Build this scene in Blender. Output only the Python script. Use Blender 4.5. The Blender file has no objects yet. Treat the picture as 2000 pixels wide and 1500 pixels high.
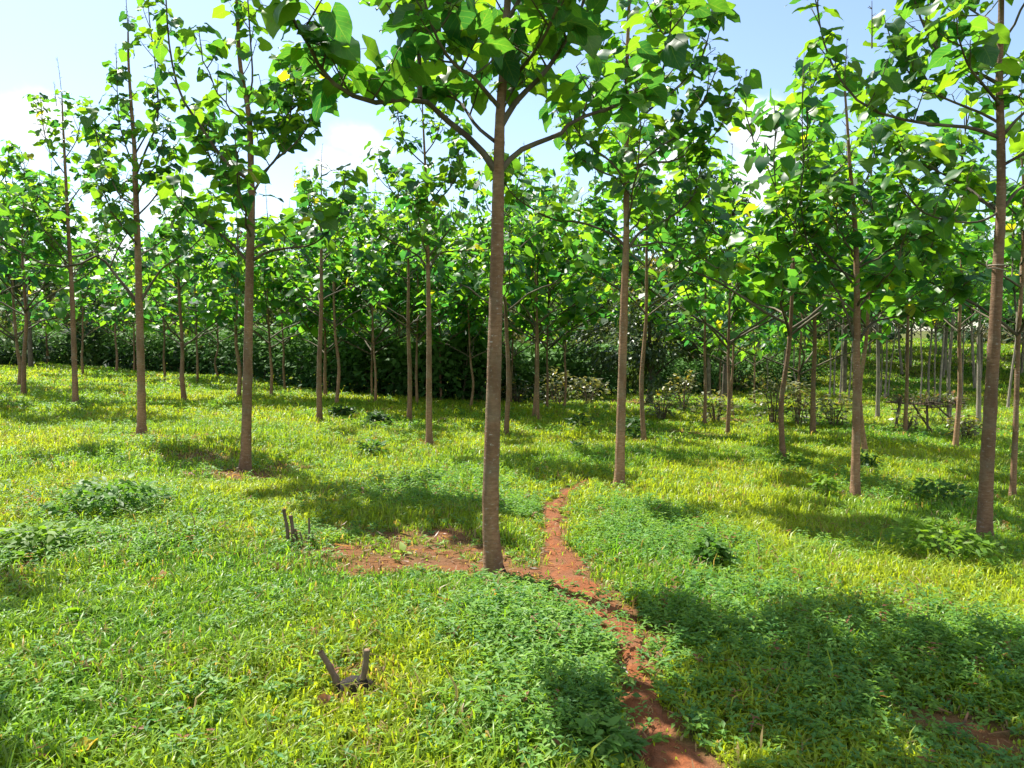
import bpy, math
import numpy as np
from mathutils import Vector

R = math.radians
scene = bpy.context.scene
COL = scene.collection
rng = np.random.default_rng(7)
UP = np.array([0., 0., 1.])

# ------------------------------------------------------------------ camera
CAM_Z = 1.6
PITCH = R(-3.0)
F_PX = 1511.0
cam_d = bpy.data.cameras.new('camera')
cam_d.sensor_width = 36.0
cam_d.lens = F_PX / 2000 * 36.0
cam_d.clip_end = 2000
cam_d.clip_start = 0.05
cam = bpy.data.objects.new('camera', cam_d)
COL.objects.link(cam)
cam.location = (0, 0, CAM_Z)
cam.rotation_euler = (R(90) + PITCH, 0, 0)
scene.camera = cam


def ray(px, py):
    xc = (px - 1000) / F_PX
    yc = -(py - 750) / F_PX
    return np.array([xc, math.cos(PITCH) - yc * math.sin(PITCH), math.sin(PITCH) + yc * math.cos(PITCH)])


def p2w(px, py, Y):
    d = ray(px, py)
    return np.array([0, 0, CAM_Z]) + d * (Y / d[1])


# ------------------------------------------------------------------ noise
_tab = np.random.default_rng(3).random((256, 256))


def vnoise(x, y, s=1.0, o=0):
    x = np.asarray(x) * s + 37.3 + o * 17.7
    y = np.asarray(y) * s + 91.1 + o * 31.9
    xi = np.floor(x).astype(int)
    yi = np.floor(y).astype(int)
    fx = x - xi
    fy = y - yi
    fx = fx * fx * (3 - 2 * fx)
    fy = fy * fy * (3 - 2 * fy)
    g = lambda a, b: _tab[a % 256, b % 256]
    return (g(xi, yi) * (1 - fx) + g(xi + 1, yi) * fx) * (1 - fy) + (g(xi, yi + 1) * (1 - fx) + g(xi + 1, yi + 1) * fx) * fy


def fbm(x, y, s=1.0, o=0):
    return (vnoise(x, y, s, o) * .55 + vnoise(x, y, s * 2.1, o + 1) * .28 + vnoise(x, y, s * 4.3, o + 2) * .17)


def sstep(a, b, x):
    t = np.clip((np.asarray(x, float) - a) / (b - a), 0, 1)
    return t * t * (3 - 2 * t)


# ------------------------------------------------------------------ terrain
def gz(x, y):
    x = np.asarray(x, float)
    y = np.asarray(y, float)
    xe = 24 * np.tanh(x / 24)
    z = -0.046 * xe * sstep(-3, 4, y) - 0.012 * np.clip(y - 5, 0, 40)
    z = z + (vnoise(x, y, .35, 5) - .5) * .16 * sstep(4, 12, y)
    z = z + (vnoise(x, y, 1.3, 6) - .5) * .05
    z = z + 2.3 * sstep(33, 58, y) * sstep(3, 14, x)
    lf = 1 - .75 * sstep(.18, .34, x / np.maximum(np.abs(y), 1.))
    z = z + 5.0 * sstep(46, 85, y) * lf
    z = z + 9.0 * sstep(90, 170, y) * lf
    return z


def ground_hit(px, py):
    d = ray(px, py)
    t = np.linspace(1.5, 120, 6000)
    P = np.array([0, 0, CAM_Z])[None] + t[:, None] * d[None]
    below = P[:, 2] < gz(P[:, 0], P[:, 1])
    i = int(np.argmax(below)) if below.any() else len(t) - 1
    a, b = t[max(i - 1, 0)], t[i]
    for _ in range(25):
        m = (a + b) / 2
        q = np.array([0, 0, CAM_Z]) + m * d
        if q[2] < gz(q[0], q[1]):
            b = m
        else:
            a = m
    q = np.array([0, 0, CAM_Z]) + b * d
    q[2] = gz(q[0], q[1])
    return q


# path centre line: (px, py, full width in px)
PATH_PX = [(1150, 935, 4), (1112, 960, 14), (1092, 980, 22), (1080, 1005, 32),
           (1082, 1040, 38), (1090, 1075, 50), (1104, 1108, 88), (1122, 1140, 124), (1160, 1182, 112), (1198, 1220, 96),
           (1222, 1252, 76), (1238, 1290, 48), (1248, 1330, 50), (1255, 1375, 72), (1275, 1420, 96), (1302, 1465, 120),
           (1325, 1500, 136), (1370, 1580, 150), (1450, 1760, 180), (1600, 2200, 240)]
PATH_W = []
for px, py, w in PATH_PX:
    p = ground_hit(px, py)
    PATH_W.append((p[0], p[1], w * p[1] / F_PX * .5))
PATH_W = np.array(PATH_W)


def path_sd(x, y):
    """distance to path centre minus half width (negative inside)"""
    best = np.full(np.shape(x), 1e9)
    for a, b in zip(PATH_W[:-1], PATH_W[1:]):
        dx, dy = b[0] - a[0], b[1] - a[1]
        L2 = dx * dx + dy * dy + 1e-9
        t = np.clip(((x - a[0]) * dx + (y - a[1]) * dy) / L2, 0, 1)
        d = np.hypot(x - a[0] - t * dx, y - a[1] - t * dy) - (a[2] + t * (b[2] - a[2]))
        best = np.minimum(best, d)
    return best


# bare / dry blobs: px, py, radius px (x), strength
BLOBS = [(1040, 1120, 70, 1.0), (960, 1105, 70, .95), (880, 1098, 70, .95), (800, 1095, 65, .85), (730, 1100, 60, .8), (870, 1050, 50, .7),
         (760, 1050, 60, .45), (600, 1060, 40, .35), (480, 925, 70, .75), (400, 895, 60, .6), (570, 915, 50, .5), (330, 858, 40, .5), (270, 850, 35, .6),
         (1210, 953, 30, .5), (1670, 970, 45, .5), (1260, 1240, 40, .7), (1870, 1420, 90, .8), (1950, 1450, 70, .8), (30, 1130, 30, .35),
         (1330, 845, 50, .6), (1230, 790, 90, .7), (1350, 1500, 60, .9), (1420, 822, 60, .6), (1050, 780, 60, .5), (840, 868, 30, .4),
         (700, 1470, 40, .3), (1530, 905, 35, .4), (690, 1335, 50, .55), (760, 1045, 60, .85), (870, 1045, 55, .95), (680, 1075, 60, .85), (930, 1075, 50, .9), (810, 1075, 70, .9), (650, 1035, 45, .6), (720, 1110, 50, .7), (590, 1065, 45, .5), (900, 1060, 60, .75), (640, 1080, 50, .5), (820, 1060, 70, .6), (1625, 790, 60, .5), (1800, 955, 60, .4)]
BLOB_W = []
for px, py, r, s in BLOBS:
    p = ground_hit(px, py)
    rr = r * p[1] / F_PX
    BLOB_W.append((p[0], p[1], rr, max(rr * .9, .18), s))


def soil(x, y):
    x = np.asarray(x, float)
    y = np.asarray(y, float)
    n = fbm(x, y, 6.0, 9)
    m = np.clip(.75 - (path_sd(x, y) + (n - .5) * .25) / .09, 0, 1)
    b = np.zeros_like(x)
    for bx, by, rx, ry, s in BLOB_W:
        q = np.hypot((x - bx) / rx, (y - by) / ry)
        b = np.maximum(b, s * np.clip(1.5 - q + (n - .5) * 1.5, 0, 1))
    return np.maximum(m, np.clip(b, 0, 1))


def near_bare(x, y):
    m = np.clip(1.0 - (path_sd(x, y) - .05) / .3, 0, 1) * .6
    for bx, by, rx, ry, s in BLOB_W:
        m = np.maximum(m, s * np.clip(1.9 - np.hypot((x - bx) / (rx + .05), (y - by + .12) / (ry + .14)), 0, 1))
    return np.clip(m, 0, 1)


# ------------------------------------------------------------------ materials
class NT:
    def __init__(self, name):
        self.m = bpy.data.materials.new(name)
        self.m.use_nodes = True
        self.t = self.m.node_tree
        self.t.nodes.clear()
        self.out = self.t.nodes.new('ShaderNodeOutputMaterial')

    def n(self, typ, **kw):
        nd = self.t.nodes.new('ShaderNode' + typ)
        for k, v in kw.items():
            if k.startswith('i_'):
                nd.inputs[k[2:].replace('_', ' ')].default_value = v
            else:
                setattr(nd, k, v)
        return nd

    def l(self, a, b):
        self.t.links.new(a, b)

    def noise(self, vec, scale, detail=4, rough=.55):
        nd = self.n('TexNoise')
        nd.inputs['Scale'].default_value = scale
        nd.inputs['Detail'].default_value = detail
        nd.inputs['Roughness'].default_value = rough
        if vec is not None:
            self.l(vec, nd.inputs['Vector'])
        return nd.outputs['Fac']

    def ramp(self, fac, stops):
        nd = self.n('ValToRGB')
        e = nd.color_ramp.elements
        while len(e) < len(stops):
            e.new(.5)
        for el, (p, c) in zip(e, stops):
            el.position = p
            el.color = (*c, 1) if len(c) == 3 else c
        self.l(fac, nd.inputs['Fac'])
        return nd.outputs['Color']

    def mix(self, fac, a, b, blend='MIX'):
        nd = self.n('Mix', data_type='RGBA', blend_type=blend)
        for s, v in ((nd.inputs[0], fac), (nd.inputs[6], a), (nd.inputs[7], b)):
            if isinstance(v, bpy.types.NodeSocket):
                self.l(v, s)
            elif isinstance(v, tuple):
                s.default_value = (*v, 1)
            else:
                s.default_value = v
        return nd.outputs[2]

    def math(self, op, a, b=0., c=None):
        nd = self.n('Math', operation=op)
        for s, v in zip(nd.inputs, (a, b, c)):
            if v is None:
                continue
            if isinstance(v, bpy.types.NodeSocket):
                self.l(v, s)
            else:
                s.default_value = v
        return nd.outputs[0]


def leaf_mat(name, trans_gain, fac, rough=.45, spec=.4, veins=False):
    k = NT(name)
    at = k.n('Attribute', attribute_name='tint')
    c = at.outputs['Color']
    bumpv = None
    if veins:
        uv = k.n('UVMap', uv_map='uv').outputs['UV']
        sp = k.n('SeparateXYZ')
        k.l(uv, sp.inputs[0])
        u = k.math('ABSOLUTE', k.math('SUBTRACT', sp.outputs[0], .5))
        mid = k.math('LESS_THAN', u, .02)
        f = k.math('FRACT', k.math('MULTIPLY', k.math('SUBTRACT', sp.outputs[1], k.math('MULTIPLY', u, .75)), 6.5))
        lat = k.math('LESS_THAN', k.math('ABSOLUTE', k.math('SUBTRACT', f, .5)), .055)
        v = k.math('MAXIMUM', mid, k.math('MULTIPLY', lat, .7))
        tc = k.n('TexCoord').outputs['Object']
        c2 = k.mix(k.math('MULTIPLY', k.noise(tc, 14, 3), .7), c, (.55, .6, .5), 'MULTIPLY')
        c = k.mix(k.math('MULTIPLY', v, .32), c2, (.14, .22, .05))
        spot = k.ramp(k.noise(tc, 55, 2, .5), [(.70, (0, 0, 0)), (.735, (1, 1, 1))])
        c = k.mix(k.math('MULTIPLY', spot, .8), c, (.13, .085, .03))
        bumpv = v
    b = k.n('BsdfPrincipled')
    k.l(c, b.inputs['Base Color'])
    b.inputs['Roughness'].default_value = rough
    b.inputs['Specular IOR Level'].default_value = spec
    t = k.n('BsdfTranslucent')
    k.l(k.mix(1.0, c, trans_gain, 'MULTIPLY'), t.inputs['Color'])
    m = k.n('MixShader')
    m.inputs[0].default_value = fac
    k.l(b.outputs[0], m.inputs[1])
    k.l(t.outputs[0], m.inputs[2])
    k.l(m.outputs[0], k.out.inputs[0])
    return k.m


M_LEAF = leaf_mat('broad_leaf', (3.4, 3.1, 1.0), .53, .42, .38)
M_LEAFV = leaf_mat('broad_leaf_veined', (3.4, 3.1, 1.0), .48, .42, .38, veins=True)
M_SHRUB = leaf_mat('shrub_leaf', (2.2, 2.0, 1.0), .3, .4, .45)
M_GRASS = leaf_mat('grass_blade', (2.3, 2.1, .9), .4, .42, .32)
M_WEED = leaf_mat('weed_leaf', (2.3, 2.2, 1.0), .38, .5, .2)
M_HEDGE = leaf_mat('hedge_leaf', (1.6, 1.8, 1.0), .2, .6, .08)
M_FAR = leaf_mat('far_foliage', (1.6, 1.6, 1.0), .3, .6, .2)


def bark_mat(name, dark, mid, light, ring=60, lich=.62):
    k = NT(name)
    tc = k.n('TexCoord').outputs['Object']
    oi = k.n('ObjectInfo').outputs['Random']
    mp = k.n('Mapping')
    mp.inputs['Scale'].default_value = (1, 1, ring * .055)
    k.l(tc, mp.inputs['Vector'])
    n1 = k.noise(mp.outputs[0], 17, 7, .72)
    mp2 = k.n('Mapping')
    mp2.inputs['Scale'].default_value = (1, 1, .35)
    k.l(tc, mp2.inputs['Vector'])
    n2 = k.noise(mp2.outputs[0], 7, 4)
    base = k.ramp(n1, [(.28, dark), (.5, mid), (.75, light)])
    base = k.mix(k.ramp(n2, [(.38, (0, 0, 0)), (.66, (.85, .85, .85))]), base, tuple(x * .42 for x in mid))
    mp3 = k.n('Mapping')
    mp3.inputs['Scale'].default_value = (1, 1, 2.2)
    k.l(tc, mp3.inputs['Vector'])
    n3 = k.noise(mp3.outputs[0], 24, 5, .7)
    sp = k.ramp(n3, [(lich - .03, (0, 0, 0)), (lich + .04, (1, 1, 1))])
    big = k.ramp(k.noise(tc, 2.3, 2), [(.4, (.15, .15, .15)), (.65, (1, 1, 1))])
    base = k.mix(k.math('MULTIPLY', k.math('MULTIPLY', sp, big), .95), base, (.52, .50, .44))
    n4 = k.noise(tc, 3.1, 3)
    gr = k.ramp(n4, [(.5, (0, 0, 0)), (.68, (1, 1, 1))])
    base = k.mix(k.math('MULTIPLY', gr, .55), base, (.19, .185, .125))
    n5 = k.noise(tc, 1.7, 4, .7)
    base = k.mix(k.ramp(n5, [(.5, (0, 0, 0)), (.7, (.7, .7, .7))]), base, tuple(x * .35 for x in mid))
    hv = k.n('HueSaturation')
    k.l(k.math('ADD', k.math('MULTIPLY', oi, .5), .75), hv.inputs['Value'])
    k.l(base, hv.inputs['Color'])
    b = k.n('BsdfPrincipled')
    b.inputs['Roughness'].default_value = .8
    b.inputs['Specular IOR Level'].default_value = .25
    k.l(hv.outputs[0], b.inputs['Base Color'])
    bp = k.n('Bump')
    bp.inputs['Strength'].default_value = .8
    bp.inputs['Distance'].default_value = .012
    k.l(n1, bp.inputs['Height'])
    k.l(bp.outputs[0], b.inputs['Normal'])
    k.l(b.outputs[0], k.out.inputs[0])
    return k.m


M_BARK = bark_mat('trunk_bark', (.14, .076, .038), (.27, .155, .082), (.39, .26, .155))
M_PALE = bark_mat('pale_bark', (.15, .125, .095), (.26, .22, .17), (.38, .34, .28))
M_LIMB = bark_mat('limb_bark', (.06, .055, .035), (.12, .10, .065), (.20, .17, .12), 20, .75)
M_TWIG = bark_mat('twig_bark', (.07, .075, .03), (.12, .12, .05), (.18, .15, .08), 20, .9)
M_DEAD = bark_mat('dead_wood', (.07, .05, .035), (.16, .115, .08), (.30, .24, .18), 6, .7)
M_CHAR = bark_mat('charred_wood', (.008, .007, .006), (.02, .016, .013), (.06, .045, .035), 10, .9)
M_CUT = bark_mat('cut_wood', (.12, .07, .04), (.22, .13, .075), (.3, .2, .12), 3, .95)
M_VINE = bark_mat('dry_vine_skin', (.35, .27, .2), (.5, .42, .33), (.6, .52, .43), 6, .9)


def ground_mat():
    k = NT('orchard_ground')
    tc = k.n('TexCoord').outputs['Object']
    at = k.n('Attribute', attribute_name='soil')
    n1 = k.noise(tc, 2.2, 6, .6)
    n2 = k.noise(tc, 26, 5, .65)
    n3 = k.noise(tc, 90, 3, .6)
    green = k.ramp(n2, [(.3, (.03, .05, .014)), (.55, (.07, .10, .02)), (.75, (.11, .12, .035))])
    thatch = k.mix(k.math('MULTIPLY', n1, .5), green, (.13, .085, .035))
    red = k.ramp(n2, [(.25, (.11, .040, .018)), (.5, (.20, .070, .029)), (.78, (.28, .115, .055))])
    red = k.mix(k.ramp(n1, [(.35, (0, 0, 0)), (.6, (.85, .85, .85))]), red, (.15, .078, .04))
    red = k.mix(k.math('MULTIPLY', n3, .35), red, (.13, .06, .035))
    fac = k.math('MULTIPLY', at.outputs['Fac'], 1.0)
    col = k.mix(fac, thatch, red)
    b = k.n('BsdfPrincipled')
    b.inputs['Roughness'].default_value = .95
    b.inputs['Specular IOR Level'].default_value = .1
    k.l(col, b.inputs['Base Color'])
    bp = k.n('Bump')
    bp.inputs['Strength'].default_value = .8
    bp.inputs['Distance'].default_value = .03
    k.l(k.math('ADD', n2, k.math('MULTIPLY', n3, .5)), bp.inputs['Height'])
    k.l(bp.outputs[0], b.inputs['Normal'])
    k.l(b.outputs[0], k.out.inputs[0])
    return k.m


M_GROUND = ground_mat()


def path_mat():
    k = NT('red_soil_path')
    tc = k.n('TexCoord').outputs['Object']
    n1 = k.noise(tc, 5, 5, .6)
    n2 = k.noise(tc, 32, 5, .65)
    n3 = k.noise(tc, 140, 3, .6)
    red = k.ramp(n2, [(.25, (.12, .040, .017)), (.5, (.225, .072, .027)), (.78, (.30, .115, .05))])
    red = k.mix(k.ramp(n1, [(.4, (0, 0, 0)), (.62, (.8, .8, .8))]), red, (.17, .085, .048))
    red = k.mix(k.math('MULTIPLY', n3, .4), red, (.18, .075, .035))
    b = k.n('BsdfPrincipled')
    b.inputs['Roughness'].default_value = .95
    b.inputs['Specular IOR Level'].default_value = .1
    k.l(red, b.inputs['Base Color'])
    bp = k.n('Bump')
    bp.inputs['Strength'].default_value = .9
    bp.inputs['Distance'].default_value = .02
    k.l(k.math('ADD', n2, k.math('MULTIPLY', n3, .5)), bp.inputs['Height'])
    k.l(bp.outputs[0], b.inputs['Normal'])
    k.l(b.outputs[0], k.out.inputs[0])
    return k.m


M_PATH = path_mat()


# ------------------------------------------------------------------ mesh helpers
def mk(name, V, F, mats, parent=None, tint=None, uv=None, midx=None, soilv=None, loc=None, link=True):
    V = np.asarray(V, np.float32)
    F = np.asarray(F, np.int32)
    me = bpy.data.meshes.new(name)
    nv, nf = len(V), len(F)
    me.vertices.add(nv)
    me.vertices.foreach_set('co', V.ravel())
    me.loops.add(nf * 4)
    me.loops.foreach_set('vertex_index', F.ravel())
    me.polygons.add(nf)
    me.polygons.foreach_set('loop_start', np.arange(0, nf * 4, 4, dtype=np.int32))
    if midx is not None:
        me.polygons.foreach_set('material_index', np.asarray(midx, np.int32))
    me.polygons.foreach_set('use_smooth', np.ones(nf, bool))
    for m in (mats if isinstance(mats, (list, tuple)) else [mats]):
        me.materials.append(m)
    if tint is not None:
        a = me.attributes.new('tint', 'FLOAT_COLOR', 'POINT')
        t = np.ones((nv, 4), np.float32)
        t[:, :3] = tint
        a.data.foreach_set('color', t.ravel())
    if soilv is not None:
        a = me.attributes.new('soil', 'FLOAT', 'POINT')
        a.data.foreach_set('value', np.asarray(soilv, np.float32))
    if uv is not None:
        ul = me.uv_layers.new(name='uv')
        ul.data.foreach_set('uv', np.asarray(uv, np.float32)[F.ravel()].ravel())
    me.update(calc_edges=True)
    me.validate()
    o = bpy.data.objects.new(name, me)
    if link:
        COL.objects.link(o)
    if parent is not None:
        o.parent = parent
    if loc is not None:
        o.location = loc
    return o


def tag(o, label=None, cat=None, group=None, kind=None):
    if label:
        o['label'] = label
    if cat:
        o['category'] = cat
    if group:
        o['group'] = group
    if kind:
        o['kind'] = kind
    return o


def empty(name, loc, rz=0.):
    o = bpy.data.objects.new(name, None)
    o.empty_display_size = .2
    COL.objects.link(o)
    o.location = tuple(loc)
    o.rotation_euler = (0, 0, rz)
    return o


def spline(pts, n):
    P = np.asarray(pts, float)
    if len(P) == 2:
        t = np.linspace(0, 1, n)[:, None]
        return P[0] * (1 - t) + P[1] * t
    P = np.vstack([2 * P[0] - P[1], P, 2 * P[-1] - P[-2]])
    m = len(P) - 3
    out = []
    for u in np.linspace(0, m, n):
        i = min(int(u), m - 1)
        t = u - i
        a, b, c, d = P[i:i + 4]
        out.append(.5 * (2 * b + (c - a) * t + (2 * a - 5 * b + 4 * c - d) * t * t + (3 * b - a - 3 * c + d) * t ** 3))
    return np.array(out)


def unit(v):
    v = np.asarray(v, float)
    return v / (np.linalg.norm(v, axis=-1, keepdims=True) + 1e-12)


def tube(pts, rad, n=8, jit=0., rg=rng):
    P = np.asarray(pts, float)
    r = np.broadcast_to(np.asarray(rad, float), (len(P),))
    T = unit(np.gradient(P, axis=0))
    mt = np.abs(T.mean(0))
    ref = np.eye(3)[int(np.argmin(mt))]
    U = unit(np.cross(T, ref))
    W = np.cross(T, U)
    a = np.linspace(0, 2 * math.pi, n, endpoint=False)
    rr = r[:, None] * (1 + (rg.random((len(P), n)) - .5) * jit)
    V = P[:, None, :] + rr[..., None] * (np.cos(a)[None, :, None] * U[:, None, :] + np.sin(a)[None, :, None] * W[:, None, :])
    k = len(P)
    i = np.arange(k - 1)[:, None] * n
    j = np.arange(n)[None, :]
    F = np.stack([i + j, i + (j + 1) % n, i + n + (j + 1) % n, i + n + j], -1).reshape(-1, 4)
    return V.reshape(-1, 3), F


def capped(pts, rad, n=8, jit=0.):
    """tube closed at its far end by collapsing rings"""
    P = np.asarray(pts, float)
    r = np.array(np.broadcast_to(np.asarray(rad, float), (len(P),)))
    e = unit(P[-1] - P[-2]) * r[-1] * .02
    P = np.vstack([P, P[-1] + e, P[-1] + 2 * e])
    r = np.concatenate([r, [r[-1] * .5, r[-1] * .01]])
    return tube(P, r, n, jit)


def join(parts):
    V, F, o = [], [], 0
    for v, f in parts:
        V.append(v)
        F.append(np.asarray(f) + o)
        o += len(v)
    return np.vstack(V), np.vstack(F)


# leaf templates
def tpl(rows, cols, width, notch):
    V, UV = [], []
    for t, w in rows:
        for c in cols:
            x = c * w * width
            y = t - notch * abs(c) * (1 - t) ** 3
            V.append((x, y))
            UV.append((.5 + .5 * c, t))
    nc = len(cols)
    F = [(i * nc + j, i * nc + j + 1, (i + 1) * nc + j + 1, (i + 1) * nc + j) for i in range(len(rows) - 1) for j in range(nc - 1)]
    return np.array(V), np.array(F), np.array(UV)


HEART2 = tpl([(0, .5), (.05, .77), (.13, .94), (.24, 1.01), (.37, .98), (.51, .87), (.65, .69), (.78, .46), (.89, .25), (.96, .1), (1.0, .015)], [-1, -.5, 0, .5, 1], .49, .19)
HEART1 = tpl([(0, .62), (.3, 1.0), (.65, .72), (1.0, .04)], [-1, 0, 1], .48, .18)
LANCE = tpl([(0, .15), (.3, 1.0), (.65, .7), (1.0, .04)], [-1, 0, 1], .24, 0)
LANCE0 = tpl([(0, .3), (.45, 1.0), (1.0, .05)], [-1, 0, 1], .26, 0)


def leaves(T, O, A, N, S, col, rg, fold=.22, curl=(.0, .35), ripple=.03):
    tv, tf, tuv = T
    n, m = len(O), len(tv)
    A = unit(A)
    X = unit(np.cross(A, N))
    Z = np.cross(X, A)
    S = np.asarray(S)[:, None]
    wf = rg.uniform(.85, 1.12, (n, 1))
    cu = rg.uniform(*curl, (n, 1))
    fo = rg.uniform(-.1, 1, (n, 1)) * fold
    ph = rg.uniform(0, 6.28, (n, 1))
    x = tv[None, :, 0] * wf * (1 + .05 * np.sin(tv[None, :, 1] * 21 + rg.uniform(0, 6.28, (n, 1))))
    y = np.repeat(tv[None, :, 1], n, 0)
    ed = np.abs(tuv[None, :, 0] - .5) * 2
    z = -cu * y * y - .25 * cu * (x / .45) ** 2 + fo * np.abs(x) + ripple * np.sin(ph + y * 9 + np.sign(x) * 1.3) * ed
    V = O[:, None, :] + S[..., None] * (x[..., None] * X[:, None] + y[..., None] * A[:, None] + z[..., None] * Z[:, None])
    F = (np.arange(n)[:, None, None] * m + tf[None]).reshape(-1, 4)
    C = np.repeat(col[:, None, :], m, 1).reshape(-1, 3)
    UV = np.repeat(tuv[None], n, 0).reshape(-1, 2)
    return V.reshape(-1, 3), F, C, UV


def leafcols(n, rg, young, yellow=.008):
    """albedo of each leaf; young in 0..1 shifts towards fresh yellow green"""
    a = np.array([.014, .075, .036])
    b = np.array([.045, .135, .024])
    c = np.array([.125, .225, .014])
    t = np.where(rg.random(n) < .42 - .25 * young, rg.uniform(0, .4, n), rg.uniform(.4, 1.0, n) + .3 * young)[:, None]
    t = np.clip(t, 0, 1.15)
    col = np.where(t < .6, a + (b - a) * t / .6, b + (c - b) * (t - .6) / .6)
    col = col * rg.uniform(.8, 1.2, (n, 1))
    y = rg.random(n) < yellow
    col[y] = np.array([.22, .235, .02]) * rg.uniform(.7, 1.1, (y.sum(), 1))
    return col


# ------------------------------------------------------------------ trees of the plantation
def foliate(limbs, rg, size=(.14, .26), step=.15, start=.3, top=6., nl=(3, 6), petiole=True, thin=1.0):
    """limbs: list of (points, radius0) in tree space. returns leaf arrays and twig tubes"""
    O, A, N, S, Yg, tw = [], [], [], [], [], []
    for pts, r0, st, dens in limbs:
        d = np.linalg.norm(np.diff(pts, axis=0), axis=1)
        L = d.sum()
        cum = np.concatenate([[0], np.cumsum(d)])
        s = L * st + rg.uniform(0, step)
        ga = rg.uniform(0, 6.28)
        stops = []
        while s < L:
            stops.append(s)
            s += step * rg.uniform(.6, 1.4) / (dens * thin)
        stops.append(L)
        for s in stops:
            p = np.array([np.interp(s, cum, pts[:, k]) for k in range(3)])
            q = np.array([np.interp(min(s + .05, L + .01), cum, pts[:, k]) for k in range(3)])
            q0 = np.array([np.interp(s - .05, cum, pts[:, k]) for k in range(3)])
            tg = unit(q - q0)
            end = s == L
            ga += 2.4
            lat = np.array([math.cos(ga), math.sin(ga), 0])
            dr = unit(tg * (1.2 if end else .45) + lat * (.2 if end else .8) + UP * rg.uniform(.1, .8))
            tl = rg.uniform(.12, .42) * (1.15 - .45 * s / L)
            mid = p + dr * tl * .55 + UP * rg.uniform(-.02, .03)
            e = p + dr * tl + UP * tl * rg.uniform(0, .25)
            tp = spline([p, mid, e], 4)
            tw.append(tube(tp, [.007, .006, .005, .0035], 4))
            n = rg.integers(nl[0], nl[1] + 1) + (3 if end else 0)
            a0 = rg.uniform(0, 6.28)
            for j in range(n):
                u = 1 - (j / max(n, 1)) * .75
                pos = tp[0] * (1 - u) + tp[-1] * u
                az = a0 + j * 2.4 + rg.normal(0, .3)
                rad = np.array([math.cos(az), math.sin(az), 0])
                hh = np.clip(p[2] / top, 0, 1)
                sz = (size[0] * .7 + (size[1] - size[0] * .7) * rg.random() ** .8) * (1.1 - .35 * hh) * (1 - .35 * (u > .9) * rg.random())
                pd = unit(rad * .9 + UP * rg.uniform(-.1, .7))
                pl = sz * rg.uniform(.45, .85)
                o = pos + pd * pl
                if petiole:
                    tw.append(tube(np.array([pos, pos * .45 + o * .55 + UP * .012, o]), [.003, .0024, .002], 3))
                ax = unit(rad + UP * (-rg.uniform(-.15, .8) - .9 * (rg.random() < .18)) + rg.normal(0, .2, 3))
                nn = unit(UP * 1.0 + rad * rg.uniform(.0, .8) + rg.normal(0, .28, 3) + np.array([-.12, .12, .05]))
                O.append(o)
                A.append(ax)
                N.append(nn)
                S.append(sz)
                Yg.append(hh * .7 + (u > .85) * .35)
    return np.array(O), np.array(A), np.array(N), np.array(S), np.array(Yg), tw


def crown_mesh(name, limbs, rg, T, leafm, top, link=True, **kw):
    O, A, N, S, Yg, tw = foliate(limbs, rg, top=top, **kw)
    V, F, C, UV = leaves(T, O, A, N, S, leafcols(len(O), rg, Yg * rg.random(len(O))), rg, fold=.34, curl=(-.1, .5), ripple=.06)
    tv, tf = join(tw)
    nf = len(F)
    F = np.vstack([F, tf + len(V)])
    C = np.vstack([C, np.full((len(tv), 3), .1)])
    UV = np.vstack([UV, np.zeros((len(tv), 2))])
    V = np.vstack([V, tv])
    mi = np.zeros(len(F), int)
    mi[nf:] = 1
    return mk(name, V, F, [leafm, M_TWIG], tint=C, uv=UV, midx=mi, link=link)


def spike_parts(base, h, rg):
    """bare flower stalk with stubs"""
    lean = rg.normal(0, .06, 2)
    pts = spline([base, base + np.array([lean[0] * h * .4, lean[1] * h * .4, h * .5]), base + np.array([lean[0] * h, lean[1] * h, h])], 6)
    parts = [tube(pts, np.linspace(.0085, .003, 6), 4)]
    for k in range(int(h / .055)):
        u = rg.uniform(.25, 1)
        p = np.array([np.interp(u, np.linspace(0, 1, 6), pts[:, i]) for i in range(3)])
        az = rg.uniform(0, 6.28)
        q = p + np.array([math.cos(az), math.sin(az), .7]) * rg.uniform(.012, .04)
        parts.append(tube(np.array([p, (p + q) / 2, q]), [.004, .0035, .003], 3))
    return join(parts)


def limb_tube(pts, r0, r1=.006, n=7):
    k = len(pts)
    return tube(pts, r0 + (r1 - r0) * np.linspace(0, 1, k) ** .8, n, .06)


def trunk_mesh(name, pts, r_base, r_top, parent, mat, n=12, rings=None, flare=.42):
    L = np.linalg.norm(np.diff(pts, axis=0), axis=1).sum()
    k = rings or max(14, int(L / .1))
    P = spline(pts, k)
    h = np.linspace(0, L, k)
    r = r_top + (r_base - r_top) * (1 - h / L) ** 1.1
    r = r * (1 + flare * np.exp(-h / .13))
    g = np.random.default_rng(int(abs(pts[0][0]) * 997 + abs(pts[-1][2]) * 131) % 99991)
    r = r * (1 + (g.random(k) - .5) * .05)
    for _ in range(int(L / .7)):          # knots
        i = g.integers(2, k - 1)
        r[i] *= 1.06
    V, F = tube(P, r, n, .05, g)
    a = np.linspace(0, 2 * math.pi, n, endpoint=False)
    f = 1 + .30 * np.exp(-h / .09)[:, None] * np.clip(np.cos(3 * a + g.uniform(0, 6.28)) + .4 * np.cos(5 * a + g.uniform(0, 6.28)), -.6, 1.2)[None]
    for _ in range(int(L * 1.6)):           # healed branch scars
        hk, ak = g.uniform(.25, L * .75), g.uniform(0, 6.28)
        da = (a - ak + math.pi) % (2 * math.pi) - math.pi
        f += g.uniform(.06, .22) * np.exp(-((h - hk) / .045) ** 2)[:, None] * np.exp(-(da / .55) ** 2)[None]
    V = (P[:, None] + (V.reshape(k, n, 3) - P[:, None]) * f[..., None]).reshape(-1, 3)
    return mk(name, V, F, mat, parent)


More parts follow.
